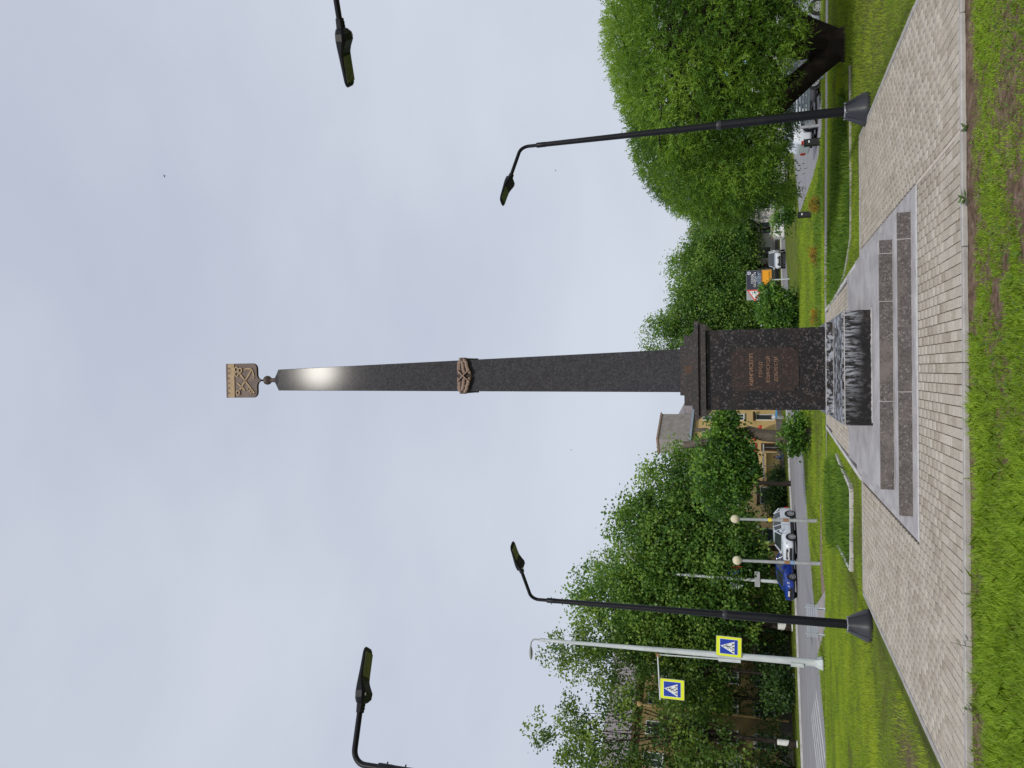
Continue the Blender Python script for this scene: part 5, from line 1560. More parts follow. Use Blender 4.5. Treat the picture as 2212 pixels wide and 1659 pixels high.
def tree(name, label, x, y, z, trunk_h, trunk_r, blobs, leaf, leaf_s, leafw, bark='bark_dark', group=None, seed=1, white=0.0, lean=(0, 0), n_limb=14, cat='tree', hang=0.3, limb_r=0.35, z_bottom=None, dens=1.35):
    """blobs: (cx, cy, cz, rx, ry, rz, clumps, leaves per clump, clump radius) relative to the foot"""
    rng = np.random.default_rng(seed)
    r = thing(name, label, cat, (x, y, z), 0, group)
    mb = MB()
    top = (lean[0] * trunk_h, lean[1] * trunk_h, trunk_h)
    pts = [(lean[0] * trunk_h * t + 0.05 * trunk_r * rng.normal(), lean[1] * trunk_h * t, trunk_h * t) for t in np.linspace(0, 1, 7)]
    pts[0] = (0, 0, -0.3)
    mb.tube(pts, [trunk_r * (1.35 if i == 0 else 1.0 - 0.45 * i / 6) for i in range(7)], 12)
    PP, OO, TT, CC = [], [], [], []
    for bi, (cx, cy, cz, rx, ry, rz_, nc, nl, cr_) in enumerate(blobs):
        P, O, T, C = crown_points(rng, (cx, cy, cz), (rx, ry, rz_), int(nc * dens), int(nl * 2.1), cr_ * (1.0 if dens > 1.2 else 0.9), seed=seed * 7 + bi, zmin=z_bottom)
        PP.append(P); OO.append(O); TT.append(T); CC.append(C)
    C = np.concatenate(CC)
    sel = rng.choice(len(C), min(n_limb, len(C)), replace=False)
    for s_ in sel:
        t = rng.uniform(0.35, 1.0)
        a = (lean[0] * trunk_h * t, lean[1] * trunk_h * t, trunk_h * t)
        mb.tube(limb_pts(rng, a, C[s_]), [trunk_r * limb_r * (1 - 0.16 * i) for i in range(6)], 6)
    mb.build('trunk', M[bark], r)
    if white > 0:
        MB().lathe([(trunk_r * 1.38, -0.05), (trunk_r * 1.12, 0.25), (trunk_r * 1.04, white)], 12).build('whitewash_band', M['whitewash'], r)
    P = np.concatenate(PP); O = np.concatenate(OO); T = np.concatenate(TT)
    n_ = len(P)
    D = norm(O * 0.5 + rng.normal(size=(n_, 3)) * 0.6 + np.array([0, 0, -hang]))
    Nn = norm(rng.normal(size=(n_, 3)) + O * 0.7 + np.array([0, 0, 0.6]))
    me = leaf_mesh('crown', P, D, Nn, 1.0 * leaf_s * (0.6 + 0.7 * rng.random(n_)), 1.05 * leafw * (0.7 + 0.6 * rng.random(n_)), T, M[leaf])
    obj_mesh('crown', me, r)
    return r

# the willow on the right: drooping shoots of narrow leaves over a forked trunk
def willow(x, y, z, label):
    rng = np.random.default_rng(21)
    r = thing('willow_tree', label, 'tree', (x, y, z), 0)
    mb = MB()
    mb.tube([(0.0, 0, -0.25), (0.02, 0, 0.1), (0.0, 0, 0.45)], [0.50, 0.36, 0.27], 14)
    stems = [[(-0.10, 0, 0.2), (-0.42, 0.0, 0.62), (-0.95, -0.05, 1.15), (-1.55, 0, 1.75), (-2.2, 0.1, 2.5), (-2.7, 0.2, 3.3)],
             [(0.08, 0, 0.25), (0.05, 0.1, 0.9), (0.25, 0.1, 1.7), (0.6, 0.2, 2.6), (0.9, 0.2, 3.6)],
             [(0.18, 0, 0.25), (0.65, 0.2, 0.8), (1.3, 0.4, 1.4), (2.1, 0.4, 2.2), (2.7, 0.6, 3.0)],
             [(0, 0.1, 0.3), (-0.3, 0.7, 1.0), (-0.6, 1.4, 2.0), (-0.7, 2.0, 3.0)],
             [(0, -0.1, 0.4), (0.1, -0.7, 1.2), (0.1, -1.4, 2.2), (0.2, -1.9, 3.0)]]
    rad = [[.24, .22, .18, .14, .10, .06], [.24, .21, .17, .12, .07], [.22, .18, .15, .11, .06], [.16, .14, .1, .06], [.15, .13, .1, .06]]
    for s_, q in zip(stems, rad): mb.tube(s_, q, 10)
    ctr = np.array([0.85, 0.2, 2.45]); R_ = np.array([4.35, 4.5, 2.50])
    n_sh = 36000
    d = norm(rng.normal(size=(n_sh * 2, 3)))
    d = d[(d[:, 2] > -0.72)][:n_sh]
    n_sh = len(d)
    lum = np.array([noise.noise(Vector((v[0] * 2.4, v[1] * 2.4, v[2] * 2.4 + 4))) for v in d])
    lum2 = np.array([noise.noise(Vector((v[0] * 6, v[1] * 6 + 3, v[2] * 6 + 4))) for v in d])
    depth = rng.random(n_sh) ** 2.2
    hxy = np.sqrt(d[:, 0] ** 2 + d[:, 1] ** 2); sup = 1 / (hxy ** 2.7 + np.abs(d[:, 2]) ** 2.7) ** (1 / 2.7)
    bil = np.abs(np.array([noise.noise(Vector((v[0] * 3.6, v[1] * 3.6 + 7, v[2] * 3.6 + 2))) for v in d]))
    cus = norm(rng.normal(size=(95, 3)) * np.array([1, 1, .8]))
    ang = np.arccos(np.clip(d @ cus.T, -1, 1)); ci = ang.argmin(1); am = ang.min(1)
    pill = np.clip(1 - (am / 0.34) ** 2, -0.9, 1)
    rr = (0.965 + 0.055 * pill) * (1.0 - 0.26 * depth) * sup * (0.98 + 0.08 * lum - 0.30 * np.clip(0.14 - bil, 0, 1))
    S0 = ctr + d * R_ * rr[:, None]
    # lower skirt hangs unevenly
    base_tone = np.clip(0.44 + 0.30 * (np.modf(np.sin(ci * 12.9898) * 43758.5)[0]) + 0.3 * lum2 + 0.35 * lum + 0.12 * d[:, 2] + 0.12 * rng.normal(size=n_sh), 0.02, 0.98)
    Ls = rng.uniform(0.14, 0.34, n_sh)
    dirv = norm(d * np.array([0.9, 0.9, 0.55]) + np.array([0, 0, 0.10]) + rng.normal(size=(n_sh, 3)) * 0.55)
    NL = 10
    P, D, T = [], [], []
    for k in range(NL):
        t = (k + 0.5) / NL
        s_ = (t * Ls)[:, None]
        pos = S0 + dirv * s_ + np.array([0, 0, -1.0]) * (s_ ** 2) * 0.55
        tang = norm(dirv + np.array([0, 0, -1.1]) * s_)
        side = norm(np.cross(tang, rng.normal(size=(n_sh, 3))))
        P.append(pos); D.append(norm(tang * 0.7 + side * 0.8)); T.append(np.clip(base_tone + rng.normal(size=n_sh) * 0.13, 0, 1))
    P, D, T = np.concatenate(P), np.concatenate(D), np.concatenate(T)
    keep = P[:, 2] > 0.72 + 0.25 * np.sin(P[:, 0] * 2.1) + 0.3 * rng.random(len(P)) + 0.30 * np.exp(-((P[:, 0] + 0.9) / 1.2) ** 2) + 0.35 * np.exp(-((P[:, 0] + 2.3) / 0.8) ** 2)
    P, D, T = P[keep], D[keep], T[keep]
    n_ = len(P)
    Nn = norm(rng.normal(size=(n_, 3)))
    me = leaf_mesh('crown', P, D, Nn, rng.uniform(0.070, 0.12, n_), rng.uniform(0.016, 0.026, n_), T, M['leaf_willow'])
    obj_mesh('crown', me, r)
    # twigs towards the shoots
    sel = rng.choice(np.nonzero(S0[:, 2] > 1.75)[0], 170, replace=False)
    ends = [(s_[i], q[i]) for s_, q in zip(stems, rad) for i in range(2, len(s_))]
    for s_ in sel:
        e, er = ends[rng.integers(len(ends))]
        mb.tube(limb_pts(rng, e, S0[s_], 4, 0.2), [min(er * 0.5, 0.05) * (1 - 0.2 * i) + 0.004 for i in range(5)], 5)
    mb.build('trunk', M['bark_dark'], r)
willow(7.35, 18.3, -0.14, 'broad rounded willow with narrow bright leaves and a forked dark trunk right of the obelisk')

# pruned maple left of the pedestal
mp_ = thing('pruned_maple', 'pollarded maple with thick trunk, sawn limb and sprouting foot left of the pedestal', 'tree', (-3.55, 50.0, -1.16))
rng = np.random.default_rng(31)
tb_ = MB()
tb_.tube([(0.3, 0, -0.2), (0.25, 0, 0.8), (0.12, 0, 1.6), (0.22, 0, 2.8), (0.45, 0, 3.6), (0.2, 0, 4.6), (-0.2, 0, 5.6), (-0.25, 0, 6.6)], [0.48, 0.38, 0.40, 0.36, 0.34, 0.27, 0.22, 0.18], 14)
tb_.tube([(-0.15, 0, 5.6), (-0.35, 0.05, 6.6), (-0.45, 0.05, 7.6)], [0.20, 0.21, 0.23], 12)
tb_.tube([(0.1, 0, 5.4), (0.55, 0.1, 6.2), (0.5, 0.1, 6.9)], [0.13, 0.11, 0.10], 8)
MBC = [(-1.6, 0, 4.6), (-2.8, 0, 4.4), (-1.2, 0.4, 6.0), (0.9, -0.3, 4.8), (-3.2, 0.2, 5.6)]
for c_ in MBC: tb_.tube(limb_pts(rng, (0.1, 0, 4.0), c_), [0.13, 0.11, 0.09, 0.07, 0.05, 0.03], 6)
tb_.build('trunk', M['bark'], mp_)
PP, OO, TT = [], [], []
for bi, b_ in enumerate([(0.35, -0.3, 5.0, 1.4, 1.3, 0.95, 110, 26, 0.5), (-1.5, 0, 5.3, 1.7, 1.5, 1.45, 190, 26, 0.55), (-3.1, 0, 5.3, 1.6, 1.4, 1.55, 150, 26, 0.55), (-1.6, -0.2, 3.9, 1.5, 1.2, 0.8, 90, 24, 0.45)]):
    P, O, T, C = crown_points(rng, b_[:3], b_[3:6], b_[6], b_[7], b_[8], seed=40 + bi)
    PP.append(P); OO.append(O); TT.append(T)
P, O, T = np.concatenate(PP), np.concatenate(OO), np.concatenate(TT); n_ = len(P)
obj_mesh('crown', leaf_mesh('crown', P, norm(O * .4 + rng.normal(size=(n_, 3)) * .6 + np.array([0, 0, -.45])), norm(rng.normal(size=(n_, 3)) + O * .8), rng.uniform(.13, .26, n_), rng.uniform(.12, .22, n_), T, M['leaf_maple']), mp_)
P, O, T, C = crown_points(rng, (0.25, -0.2, 0.85), (1.25, 1.0, 0.95), 110, 22, 0.35, seed=77, zmin=0.0); n_ = len(P)
obj_mesh('foot_sprouts', leaf_mesh('foot_sprouts', P, norm(O * .4 + rng.normal(size=(n_, 3)) * .6), norm(rng.normal(size=(n_, 3)) + O), rng.uniform(.13, .24, n_), rng.uniform(.12, .2, n_), T, M['leaf_maple']), mp_)

# left rows of roadside trees
TG = 'roadside trees in front of the ochre apartment house'
tree('roadside_tree', 'tallest loose crowned tree at the left frame edge with whitewashed trunk and sky gaps', -32.1, 72.3, -1.03, 9.0, 0.24,
     [(-1.5, 0, 14.5, 4.6, 4.0, 7.0, 150, 24, 1.25), (-2.0, 0, 8.0, 4.4, 3.6, 3.5, 90, 22, 1.1), (-2.0, 0, 21.0, 3.0, 2.6, 3.6, 44, 20, 1.0)], 'leaf_light', 0.32, 0.22, group=TG, dens=0.9, seed=51, white=1.7, n_limb=30)
tree('roadside_tree', 'slim loose tree with a thin whitewashed stem second from the left edge', -28.2, 78.0, -1.03, 10.0, 0.13,
     [(-0.2, 0, 15.5, 3.6, 3.4, 7.6, 150, 24, 1.2), (0.6, 0, 8.6, 3.6, 3.2, 3.2, 70, 22, 1.1), (0.2, 0, 22.6, 2.0, 1.8, 2.4, 26, 18, 0.9)], 'leaf_light', 0.32, 0.22, group=TG, dens=0.85, seed=52, white=1.7, n_limb=28)
tree('roadside_tree', 'dense dark tree behind the white column with a wide whitewashed trunk', -24.5, 81.4, -1.03, 8.0, 0.34,
     [(0.2, 0, 15.0, 5.4, 4.6, 7.2, 260, 26, 1.35), (0, 0, 7.5, 5.2, 4.2, 4.0, 130, 24, 1.25), (-2.5, 0, 11, 3.8, 3, 4.5, 90, 24, 1.2)], 'leaf_mid', 0.34, 0.26, group=TG, seed=53, white=1.4, n_limb=26)
tree('roadside_tree', 'dense rounded tree behind the blue and white cars', -17.0, 82.5, -1.03, 7.0, 0.30,
     [(0.3, 0, 11.6, 4.9, 4.4, 6.6, 240, 26, 1.3), (-0.8, 0, 6.0, 4.6, 4.0, 3.4, 120, 24, 1.2), (2.3, 0, 14.5, 2.8, 2.6, 3.6, 60, 22, 1.0)], 'leaf_mid', 0.34, 0.26, group=TG, seed=54, white=0.0, n_limb=24)
tree('roadside_tree', 'mid sized tree between the white car and the pruned maple', -10.8, 86.0, -1.03, 6.0, 0.24,
     [(-0.3, 0, 10.3, 3.6, 3.4, 5.0, 150, 24, 1.1), (2.4, 0, 6.8, 2.4, 2.4, 3.2, 60, 22, 0.9)], 'leaf_mid', 0.34, 0.24, group=TG, seed=55, white=0.0, n_limb=24)
tree('roadside_tree', 'yellow green tree leaning out of the left frame edge', -40.0, 72.0, -1.03, 7.0, 0.25,
     [(0.4, 0, 9.0, 4.6, 4.0, 8.0, 200, 24, 1.3), (2.6, 0, 16.5, 2.8, 2.4, 3.4, 46, 20, 1.0)], 'leaf_light', 0.32, 0.22, group=TG, dens=0.8, seed=56, white=0.0, n_limb=20)
tree('roadside_tree', 'thin young tree with whitewashed stem among the dark shrubs', -31.3, 79.5, -1.03, 6.0, 0.10,
     [(0.2, 0, 8.5, 2.6, 2.4, 3.4, 60, 22, 1.0)], 'leaf_mid', 0.32, 0.22, group=TG, seed=57, white=1.6, n_limb=10)
tree('roadside_tree', 'back row tree with tall crown rising behind the dense dark tree', -20.5, 90.0, -1.03, 9.0, 0.25,
     [(-3.5, 0, 17.0, 4.5, 4, 7.0, 150, 24, 1.4), (0, 0, 8, 6.5, 4, 6, 160, 24, 1.4)], 'leaf_mid', 0.36, 0.26, group=TG, dens=1.0, seed=58, white=0.0, n_limb=16)

def shrub(name, label, x, y, z, rx, ry, rz_, nc, nl, cr_, leaf, ls, lw, seed, group=None, cat='shrub', cz=None):
    rng = np.random.default_rng(seed)
    r = thing(name, label, cat, (x, y, z), 0, group)
    mb = MB()
    for k in range(7):
        a = rng.uniform(0, 2 * PI); e = (rx * .6 * math.cos(a), ry * .6 * math.sin(a), rz_ * 1.3)
        mb.tube([(0, 0, -0.05), (e[0] * .4, e[1] * .4, e[2] * .5), e], [0.03 * rz_ + .01, 0.02 * rz_ + .006, 0.006], 5)
    mb.build('stems', M['bark_dark'], r)
    P, O, T, C = crown_points(rng, (0, 0, cz if cz is not None else rz_ * 0.95), (rx, ry, rz_), nc, nl, cr_, shell=0.45, zmin=0.0, seed=seed); n_ = len(P)
    obj_mesh('foliage', leaf_mesh('foliage', P, norm(O * .5 + rng.normal(size=(n_, 3)) * .6), norm(rng.normal(size=(n_, 3)) + O), ls * (0.7 + .6 * rng.random(n_)), lw * (0.7 + .6 * rng.random(n_)), T, M[leaf]), r)
    return r
SG = 'dark shrubs along the apartment house'
for i, (x, y, rx, rz_, lab) in enumerate([(-36.5, 77.0, 3.0, 2.0, 'dark lilac shrub at the left frame edge under the apartment windows'), (-31.0, 82.0, 3.4, 2.6, 'large dark shrub between the two slim whitewashed trees'), (-26.6, 86.0, 3.0, 2.2, 'dark shrub behind the wide whitewashed trunk'),
                                         (-22.0, 84.0, 2.6, 1.7, 'bright green shrub left of the blue car'), (-29.0, 76.5, 1.9, 1.5, 'low dark shrub beside the white column'), (-13.2, 93.5, 2.4, 1.3, 'dark shrub just above the white car roof')]):
    shrub('shrub', lab, x, y, -1.03, rx, rx * .8, rz_, 110, 24, 0.8, 'leaf_dark' if i != 3 else 'leaf_mid', 0.26, 0.2, 100 + i, SG)
HG = 'trimmed bushes before the bus shelter'
for i, (x, y, lab) in enumerate([(-13.0, 98.0, 'first round bush left of the bus shelter'), (-11.4, 99.4, 'round bush right in front of the poster panel'), (-14.8, 95.6, 'outermost round bush toward the white car')]):
    shrub('bush', lab, x, y, -1.03, 1.1, 1.0, 0.95, 60, 22, 0.45, 'leaf_dark', 0.2, 0.15, 120 + i, HG, 'bush')

# trees right of the pedestal
RG = 'trees along the road right of the pedestal'
tree('linden_tree', 'dense rounded linden left of the safety board', 10.3, 110.5, -1.03, 4.5, 0.30,
     [(0.3, 0, 7.4, 4.2, 3.8, 5.2, 260, 26, 1.1), (-2.2, 0, 7.0, 3.0, 2.8, 5.2, 130, 26, 1.0), (0, 0, 3.6, 3.8, 3.2, 2.4, 90, 24, 1.0)], 'leaf_mid', 0.25, 0.20, group=RG, seed=61, n_limb=14).scale = (1.25, 1.25, 1.25)
tree('linden_tree', 'dense linden with light top behind the safety board', 16.4, 115.0, -1.03, 4.5, 0.30,
     [(0.0, 0, 7.4, 4.2, 3.8, 4.6, 250, 26, 1.1), (1.8, 0, 6.0, 3.4, 3, 3.6, 110, 26, 1.0)], 'leaf_mid', 0.25, 0.20, group=RG, seed=62, n_limb=14).scale = (1.25, 1.25, 1.25)
tree('linden_tree', 'lower linden between the off road car and the willow', 22.6, 120.0, -1.03, 4.0, 0.35,
     [(0.5, 0, 6.6, 4.8, 4, 4.4, 260, 26, 1.1), (-3.2, 0, 7.2, 3.2, 3, 4.0, 110, 26, 1.0)], 'leaf_mid', 0.25, 0.20, group=RG, seed=63, n_limb=14).scale = (1.17, 1.17, 1.17)
tree('linden_tree', 'linden whose crown disappears behind the willow', 30.4, 120.5, -1.03, 4.0, 0.30,
     [(0, 0, 6.6, 4.6, 4, 4.6, 240, 26, 1.1)], 'leaf_mid', 0.25, 0.20, group=RG, seed=64, n_limb=12).scale = (1.19, 1.19, 1.19)
tree('airy_tree', 'airy small leaved tree top rising beside the obelisk base above the lindens', 6.2, 108.0, -1.03, 12.0, 0.2,
     [(0.2, 0, 15.6, 3.0, 2.6, 2.6, 60, 20, 0.9), (1.0, 0, 12.0, 3.4, 2.6, 3.2, 60, 20, 0.9)], 'leaf_mid', 0.30, 0.20, group=None, seed=65, n_limb=16)
tree('young_tree', 'young leafy tree whose branches cover the lower left of the safety board', 5.9, 63.0, -1.14, 1.2, 0.08,
     [(-0.2, 0, 1.5, 1.35, 1.2, 1.5, 90, 24, 0.5), (0.9, 0, 2.2, 0.8, 0.8, 0.8, 30, 22, 0.4), (-1.4, 0.3, 1.3, 1.2, 1.0, 1.3, 60, 24, 0.5)], 'leaf_maple', 0.20, 0.15, group=None, seed=66, n_limb=14)
for i, (x, y, s_, lab) in enumerate([(13.6, 66.0, 1.0, 'small green bush at the lawn edge below the pale building windows')]):
    shrub('bush', lab, x, y, -1.15, 1.5 * s_, 1.2, 1.1 * s_, 70, 22, 0.5, 'leaf_maple', 0.2, 0.16, 140 + i, None, 'bush')
BG = 'distant trees closing the view'
for i, (x, y, rr_, hh_, lab) in enumerate([(-2.5, 150, 6, 8, 'far tree seen beside the left flank of the pedestal'), (34, 120, 8, 9, 'far tree behind the parked cars near the willow trunk'), (47, 110, 8, 9, 'far tree at the right beyond the willow'), (60, 118, 9, 9, 'outermost far tree on the right'), (2.5, 132, 6, 9, 'far tree right behind the obelisk foot'), (-70, 110, 9, 12, 'far tree beyond the left end of the apartment house')]):
    tree('distant_tree', lab, x, y, -1.1, 5.0, 0.3, [(0, 0, hh_ * .7, rr_, rr_ * .7, hh_ * .6, 170, 20, 1.7)], 'leaf_dark', 0.5, 0.4, group=BG, seed=70 + i, n_limb=8)
# power line stub above the lindens
us = thing('sawn_pole', 'weathered pole top poking out of the crown between linden and willow', 'utility pole', (24.7, 129.0, -1.1))
us.scale = (1.1, 1.1, 1.19)
MB().tube([(0, 0, 0), (0, 0, 10.9)], [0.3, 0.24], 10).build('pole', M['bark'], us)
MB().box((-0.5, -0.3, 10.9), (0.5, 0.3, 11.7)).build('cap_box', M['attic'], us)

# flower shrubs on the far lawn
FG = 'orange flowering shrubs on the far lawn'
for i, (x, y, s_, lab) in enumerate([(8.45, 39.4, 1.0, 'round orange flowering shrub nearest the willow'), (6.35, 41.2, 0.75, 'small orange flowering shrub second from the willow'), (5.7, 37.6, 1.0, 'brownish orange shrub in the middle of the row'), (3.0, 38.9, 0.9, 'orange shrub closest to the pedestal')]):
    shrub('flowering_shrub', lab, x, y, float(gz(x, y)), .42 * s_, .40 * s_, .33 * s_, 40, 22, .13, 'leaf_orange', .07, .05, 150 + i, FG, 'shrub')

# ------------------------------------------------------------------ grass
def blades(name, X, Y, Z, Hh, Wd, tone, mat, lean=0.35, seg=True):
    n_ = len(X)
    a = RNG.uniform(0, 2 * PI, n_)
    dx, dy = np.cos(a), np.sin(a)
    l = RNG.normal(0, lean, n_) * Hh
    b = RNG.uniform(0, 2 * PI, n_)
    lx, ly = np.cos(b) * l, np.sin(b) * l
    w = Wd / 2
    p0 = np.stack([X - dx * w, Y - dy * w, Z], 1); p1 = np.stack([X + dx * w, Y + dy * w, Z], 1)
    if seg:
        m0 = np.stack([X - dx * w * .8 + lx * .35, Y - dy * w * .8 + ly * .35, Z + Hh * .6], 1); m1 = np.stack([X + dx * w * .8 + lx * .35, Y + dy * w * .8 + ly * .35, Z + Hh * .6], 1)
        t = np.stack([X + lx, Y + ly, Z + Hh], 1)
        V = np.stack([p0, p1, m1, t, m0], 1).reshape(-1, 3)
        return fast_mesh(name, V, 5, mat, tone, [(0, 1, 2, 3, 4)])
    t = np.stack([X + lx, Y + ly, Z + Hh], 1)
    return fast_mesh(name, np.stack([p0, p1, t], 1).reshape(-1, 3), 3, mat, tone)

def nz(X, Y, s_, o_=0.0):
    # cheap smooth value noise
    xi, yi = np.floor(X * s_).astype(int), np.floor(Y * s_).astype(int)
    fx, fy = X * s_ - xi, Y * s_ - yi
    fx = fx * fx * (3 - 2 * fx); fy = fy * fy * (3 - 2 * fy)
    def h_(i, j):
        v = np.sin(i * 127.1 + j * 311.7 + o_ * 17.3) * 43758.5453
        return v - np.floor(v)
    return (h_(xi, yi) * (1 - fx) + h_(xi + 1, yi) * fx) * (1 - fy) + (h_(xi, yi + 1) * (1 - fx) + h_(xi + 1, yi + 1) * fx) * fy

def field(n, x0, x1, y0, y1):
    return RNG.uniform(x0, x1, n), RNG.uniform(y0, y1, n)
def visible(X, Y, m=1.15): return np.abs(X) < 0.50 * m * Y + 0.6
def blocked(X, Y, path=True):
    b = inside(PLAZA, X, Y) | inside(WALK, X, Y)
    if path: b |= inside(PATHP, X, Y)
    return b

# near turf
n_t = 30000
tX, tY = field(n_t, -4.6, 4.6, 4.2, 7.70)
n_ = n_t * 15
X = np.repeat(tX, 15) + RNG.normal(0, .016, n_); Y = np.repeat(tY, 15) + RNG.normal(0, .016, n_)
tuft = np.repeat(RNG.random(n_t), 15)
patch = nz(X, Y, 1.6, 1) * 0.6 + nz(X, Y, 4.5, 2) * 0.4
edge = np.clip((7.62 - Y) / 0.30 + (nz(X, Y, 2.6, 5) - .5) * 1.6, 0, 1)
right_bare = np.clip((X - 0.9) / 2.5, 0, 1) * 0.06
keep = (patch > 0.17 + 0.25 * tuft + right_bare) & (RNG.random(n_) < edge) & visible(X, Y)
X, Y = X[keep], Y[keep]; patch = patch[keep]; tuft = tuft[keep]
lush = np.clip(0.75 - X * 0.16, 0.35, 1.15)
H_ = (0.030 + 0.072 * RNG.random(len(X)) ** 1.3) * (0.45 + 0.9 * patch) * (0.7 + 0.6 * np.modf(tuft * 7.3)[0]) * lush
T_ = np.clip(0.25 + 0.5 * patch + 0.45 * (np.modf(tuft * 13.7)[0] - .3) + RNG.normal(size=len(X)) * 0.16, 0, 1)
g1 = obj_mesh('turf', blades('turf', X, Y, np.full(len(X), -0.058), H_, 0.005 + 0.004 * RNG.random(len(X)), T_, M['grass'], 0.6))
tag(g1, 'patchy green turf in front of the near kerb with bare soil between tufts', 'grass', kind='stuff')
# broad weed leaves low in the turf
n_ = 5200
X, Y = field(n_, -4.4, 4.4, 4.5, 7.55)
keep = (nz(X, Y, 1.4, 21) > 0.45) & visible(X, Y)
X, Y = X[keep], Y[keep]; n_ = len(X)
P = np.stack([X, Y, -0.05 + 0.03 * RNG.random(n_)], 1); a = RNG.uniform(0, 2 * PI, n_)
D = norm(np.stack([np.cos(a), np.sin(a), RNG.uniform(0.1, 0.9, n_)], 1))
wd = obj_mesh('weeds', leaf_mesh('weeds', P, D, np.tile(np.array([[0, 0, 1.]]), (n_, 1)) + RNG.normal(size=(n_, 3)) * .3, RNG.uniform(.02, .06, n_), RNG.uniform(.012, .03, n_), RNG.random(n_) * .8, M['grass_tall']))
tag(wd, 'small broad leaved weeds scattered through the near turf', 'weeds', kind='stuff')
# side lawns up to the footpath
n_ = 520000
Y = 8.2 + (29 - 8.2) * RNG.random(n_) ** 0.8; X = RNG.uniform(-17, 17, n_)
keep = visible(X, Y) & ~blocked(X, Y) & (np.abs(X) < 0.6 * Y) & ((np.abs(X) > 4.2) | (Y > 15.1))
X, Y = X[keep], Y[keep]
pt = nz(X, Y, 0.7, 3) * .6 + nz(X, Y, 2.5, 4) * .4
bare = np.exp(-(((X - 7.0) / 1.9) ** 2 + ((Y - 13.6) / 1.6) ** 2)) * .6 + np.exp(-(((X + 4.9) / 0.35) ** 2 + ((Y - 10.9) / 0.9) ** 2))
keep = RNG.random(len(X)) < (0.55 + 0.6 * pt) * (1 - np.clip(bare, 0, 1))
X, Y, pt = X[keep], Y[keep], pt[keep]
inb = inside(BED_L, X, Y) | inside(BED_R, X, Y)
H_ = (0.03 + 0.05 * RNG.random(len(X))) * (0.6 + .8 * pt) 
T_ = np.clip(-0.05 + 1.2 * pt + RNG.normal(size=len(X)) * .2, 0, 1)
g2 = obj_mesh('lawn_grass', blades('lawn', X[~inb], Y[~inb], gz(X, Y)[~inb] - 0.005, H_[~inb], 0.010 + 0.006 * RNG.random((~inb).sum()), T_[~inb], M['grass_far'], .5, False))
tag(g2, 'short bright lawn grass on both sides of the paved square', 'grass', kind='stuff')
# tall grass in the beds
def tall(poly, n_, h0, h1, w, name, label, mat='grass_tall'):
    xs_ = [p[0] for p in poly]; ys_ = [p[1] for p in poly]
    X, Y = field(n_, min(xs_), max(xs_), min(ys_), max(ys_))
    k = inside(poly, X + RNG.normal(0, .12, n_), Y + RNG.normal(0, .25, n_)) & (inside(poly, X, Y) | (Y > 18.5)) & ~blocked(X, Y)
    X, Y = X[k], Y[k]
    pt = nz(X, Y, 1.1, 7)
    H_ = (h0 + (h1 - h0) * RNG.random(len(X)) ** 1.5) * (.5 + .9 * pt)
    o = obj_mesh(name, blades(name, X, Y, gz(X, Y) - .01, H_, w * (0.6 + .8 * RNG.random(len(X))), np.clip(.1 + .75 * pt + RNG.normal(size=len(X)) * .18, 0, 1), M[mat], .45))
    tag(o, label, 'grass', kind='stuff')
tall(BED_L, 20000, .06, .22, .018, 'bed_grass', 'tall dark grass overgrowing the kerbed bed left of the monument')
tall(BED_R, 20000, .06, .20, .018, 'bed_grass', 'tall dark grass overgrowing the kerbed bed right of the monument')
tall(BED_F, 16000, .10, .30, .035, 'bed_grass', 'rough dark grass around the orange shrubs on the far lawn')
# far lawn
n_ = 240000
Y = 27 + (66 - 27) * RNG.random(n_); X = RNG.uniform(-32, 33, n_)
keep = visible(X, Y) & ~inside(PATHP, X, Y) & ~inside([(-6.2, 42.2), (-9.2, 41.6), (-11.0, 39.0), (-8.6, 33.2), (-9.4, 33.0), (-12.4, 41.0), (-9.9, 43.6), (-6.2, 43.0)], X, Y) & ~inside(ROADP, X, Y) & ~inside([(11.3, 46.6), (11.2, 41.5), (12.3, 38.0), (14.5, 35.3), (60, 34), (90, 70), (24, 76), (12.4, 62)], X, Y) & ~inside(BED_F, X, Y)
X, Y = X[keep], Y[keep]
pt = nz(X, Y * .5, .5, 11) * .6 + nz(X, Y, 1.6, 12) * .4
g3 = obj_mesh('far_lawn_grass', blades('far_lawn', X, Y, gz(X, Y) - .01, (.06 + .09 * RNG.random(len(X))) * (.6 + .7 * pt), .03 + .03 * RNG.random(len(X)), np.clip(0.0 + 1.05 * pt + RNG.normal(size=len(X)) * .2, 0, 1), M['grass_far'], .5, False))
tag(g3, 'yellow green lawn sloping down between the footpath and the road', 'grass', kind='stuff')
n_ = 60000
X = RNG.uniform(-60, 30, n_); Y = RNG.uniform(40, 130, n_)
VP_ = [tuple(p) for p in v1] + [tuple(p) for p in v2][::-1]
k = inside(VP_, X, Y) & visible(X, Y)
X, Y = X[k], Y[k]
g4 = obj_mesh('verge_grass', blades('verge', X, Y, np.full(len(X), -1.03), .10 + .12 * RNG.random(len(X)), .06 + .04 * RNG.random(len(X)), RNG.random(len(X)) * .7, M['grass_far'], .5, False))
tag(g4, 'strip of grass behind the far road kerb', 'grass', kind='stuff')

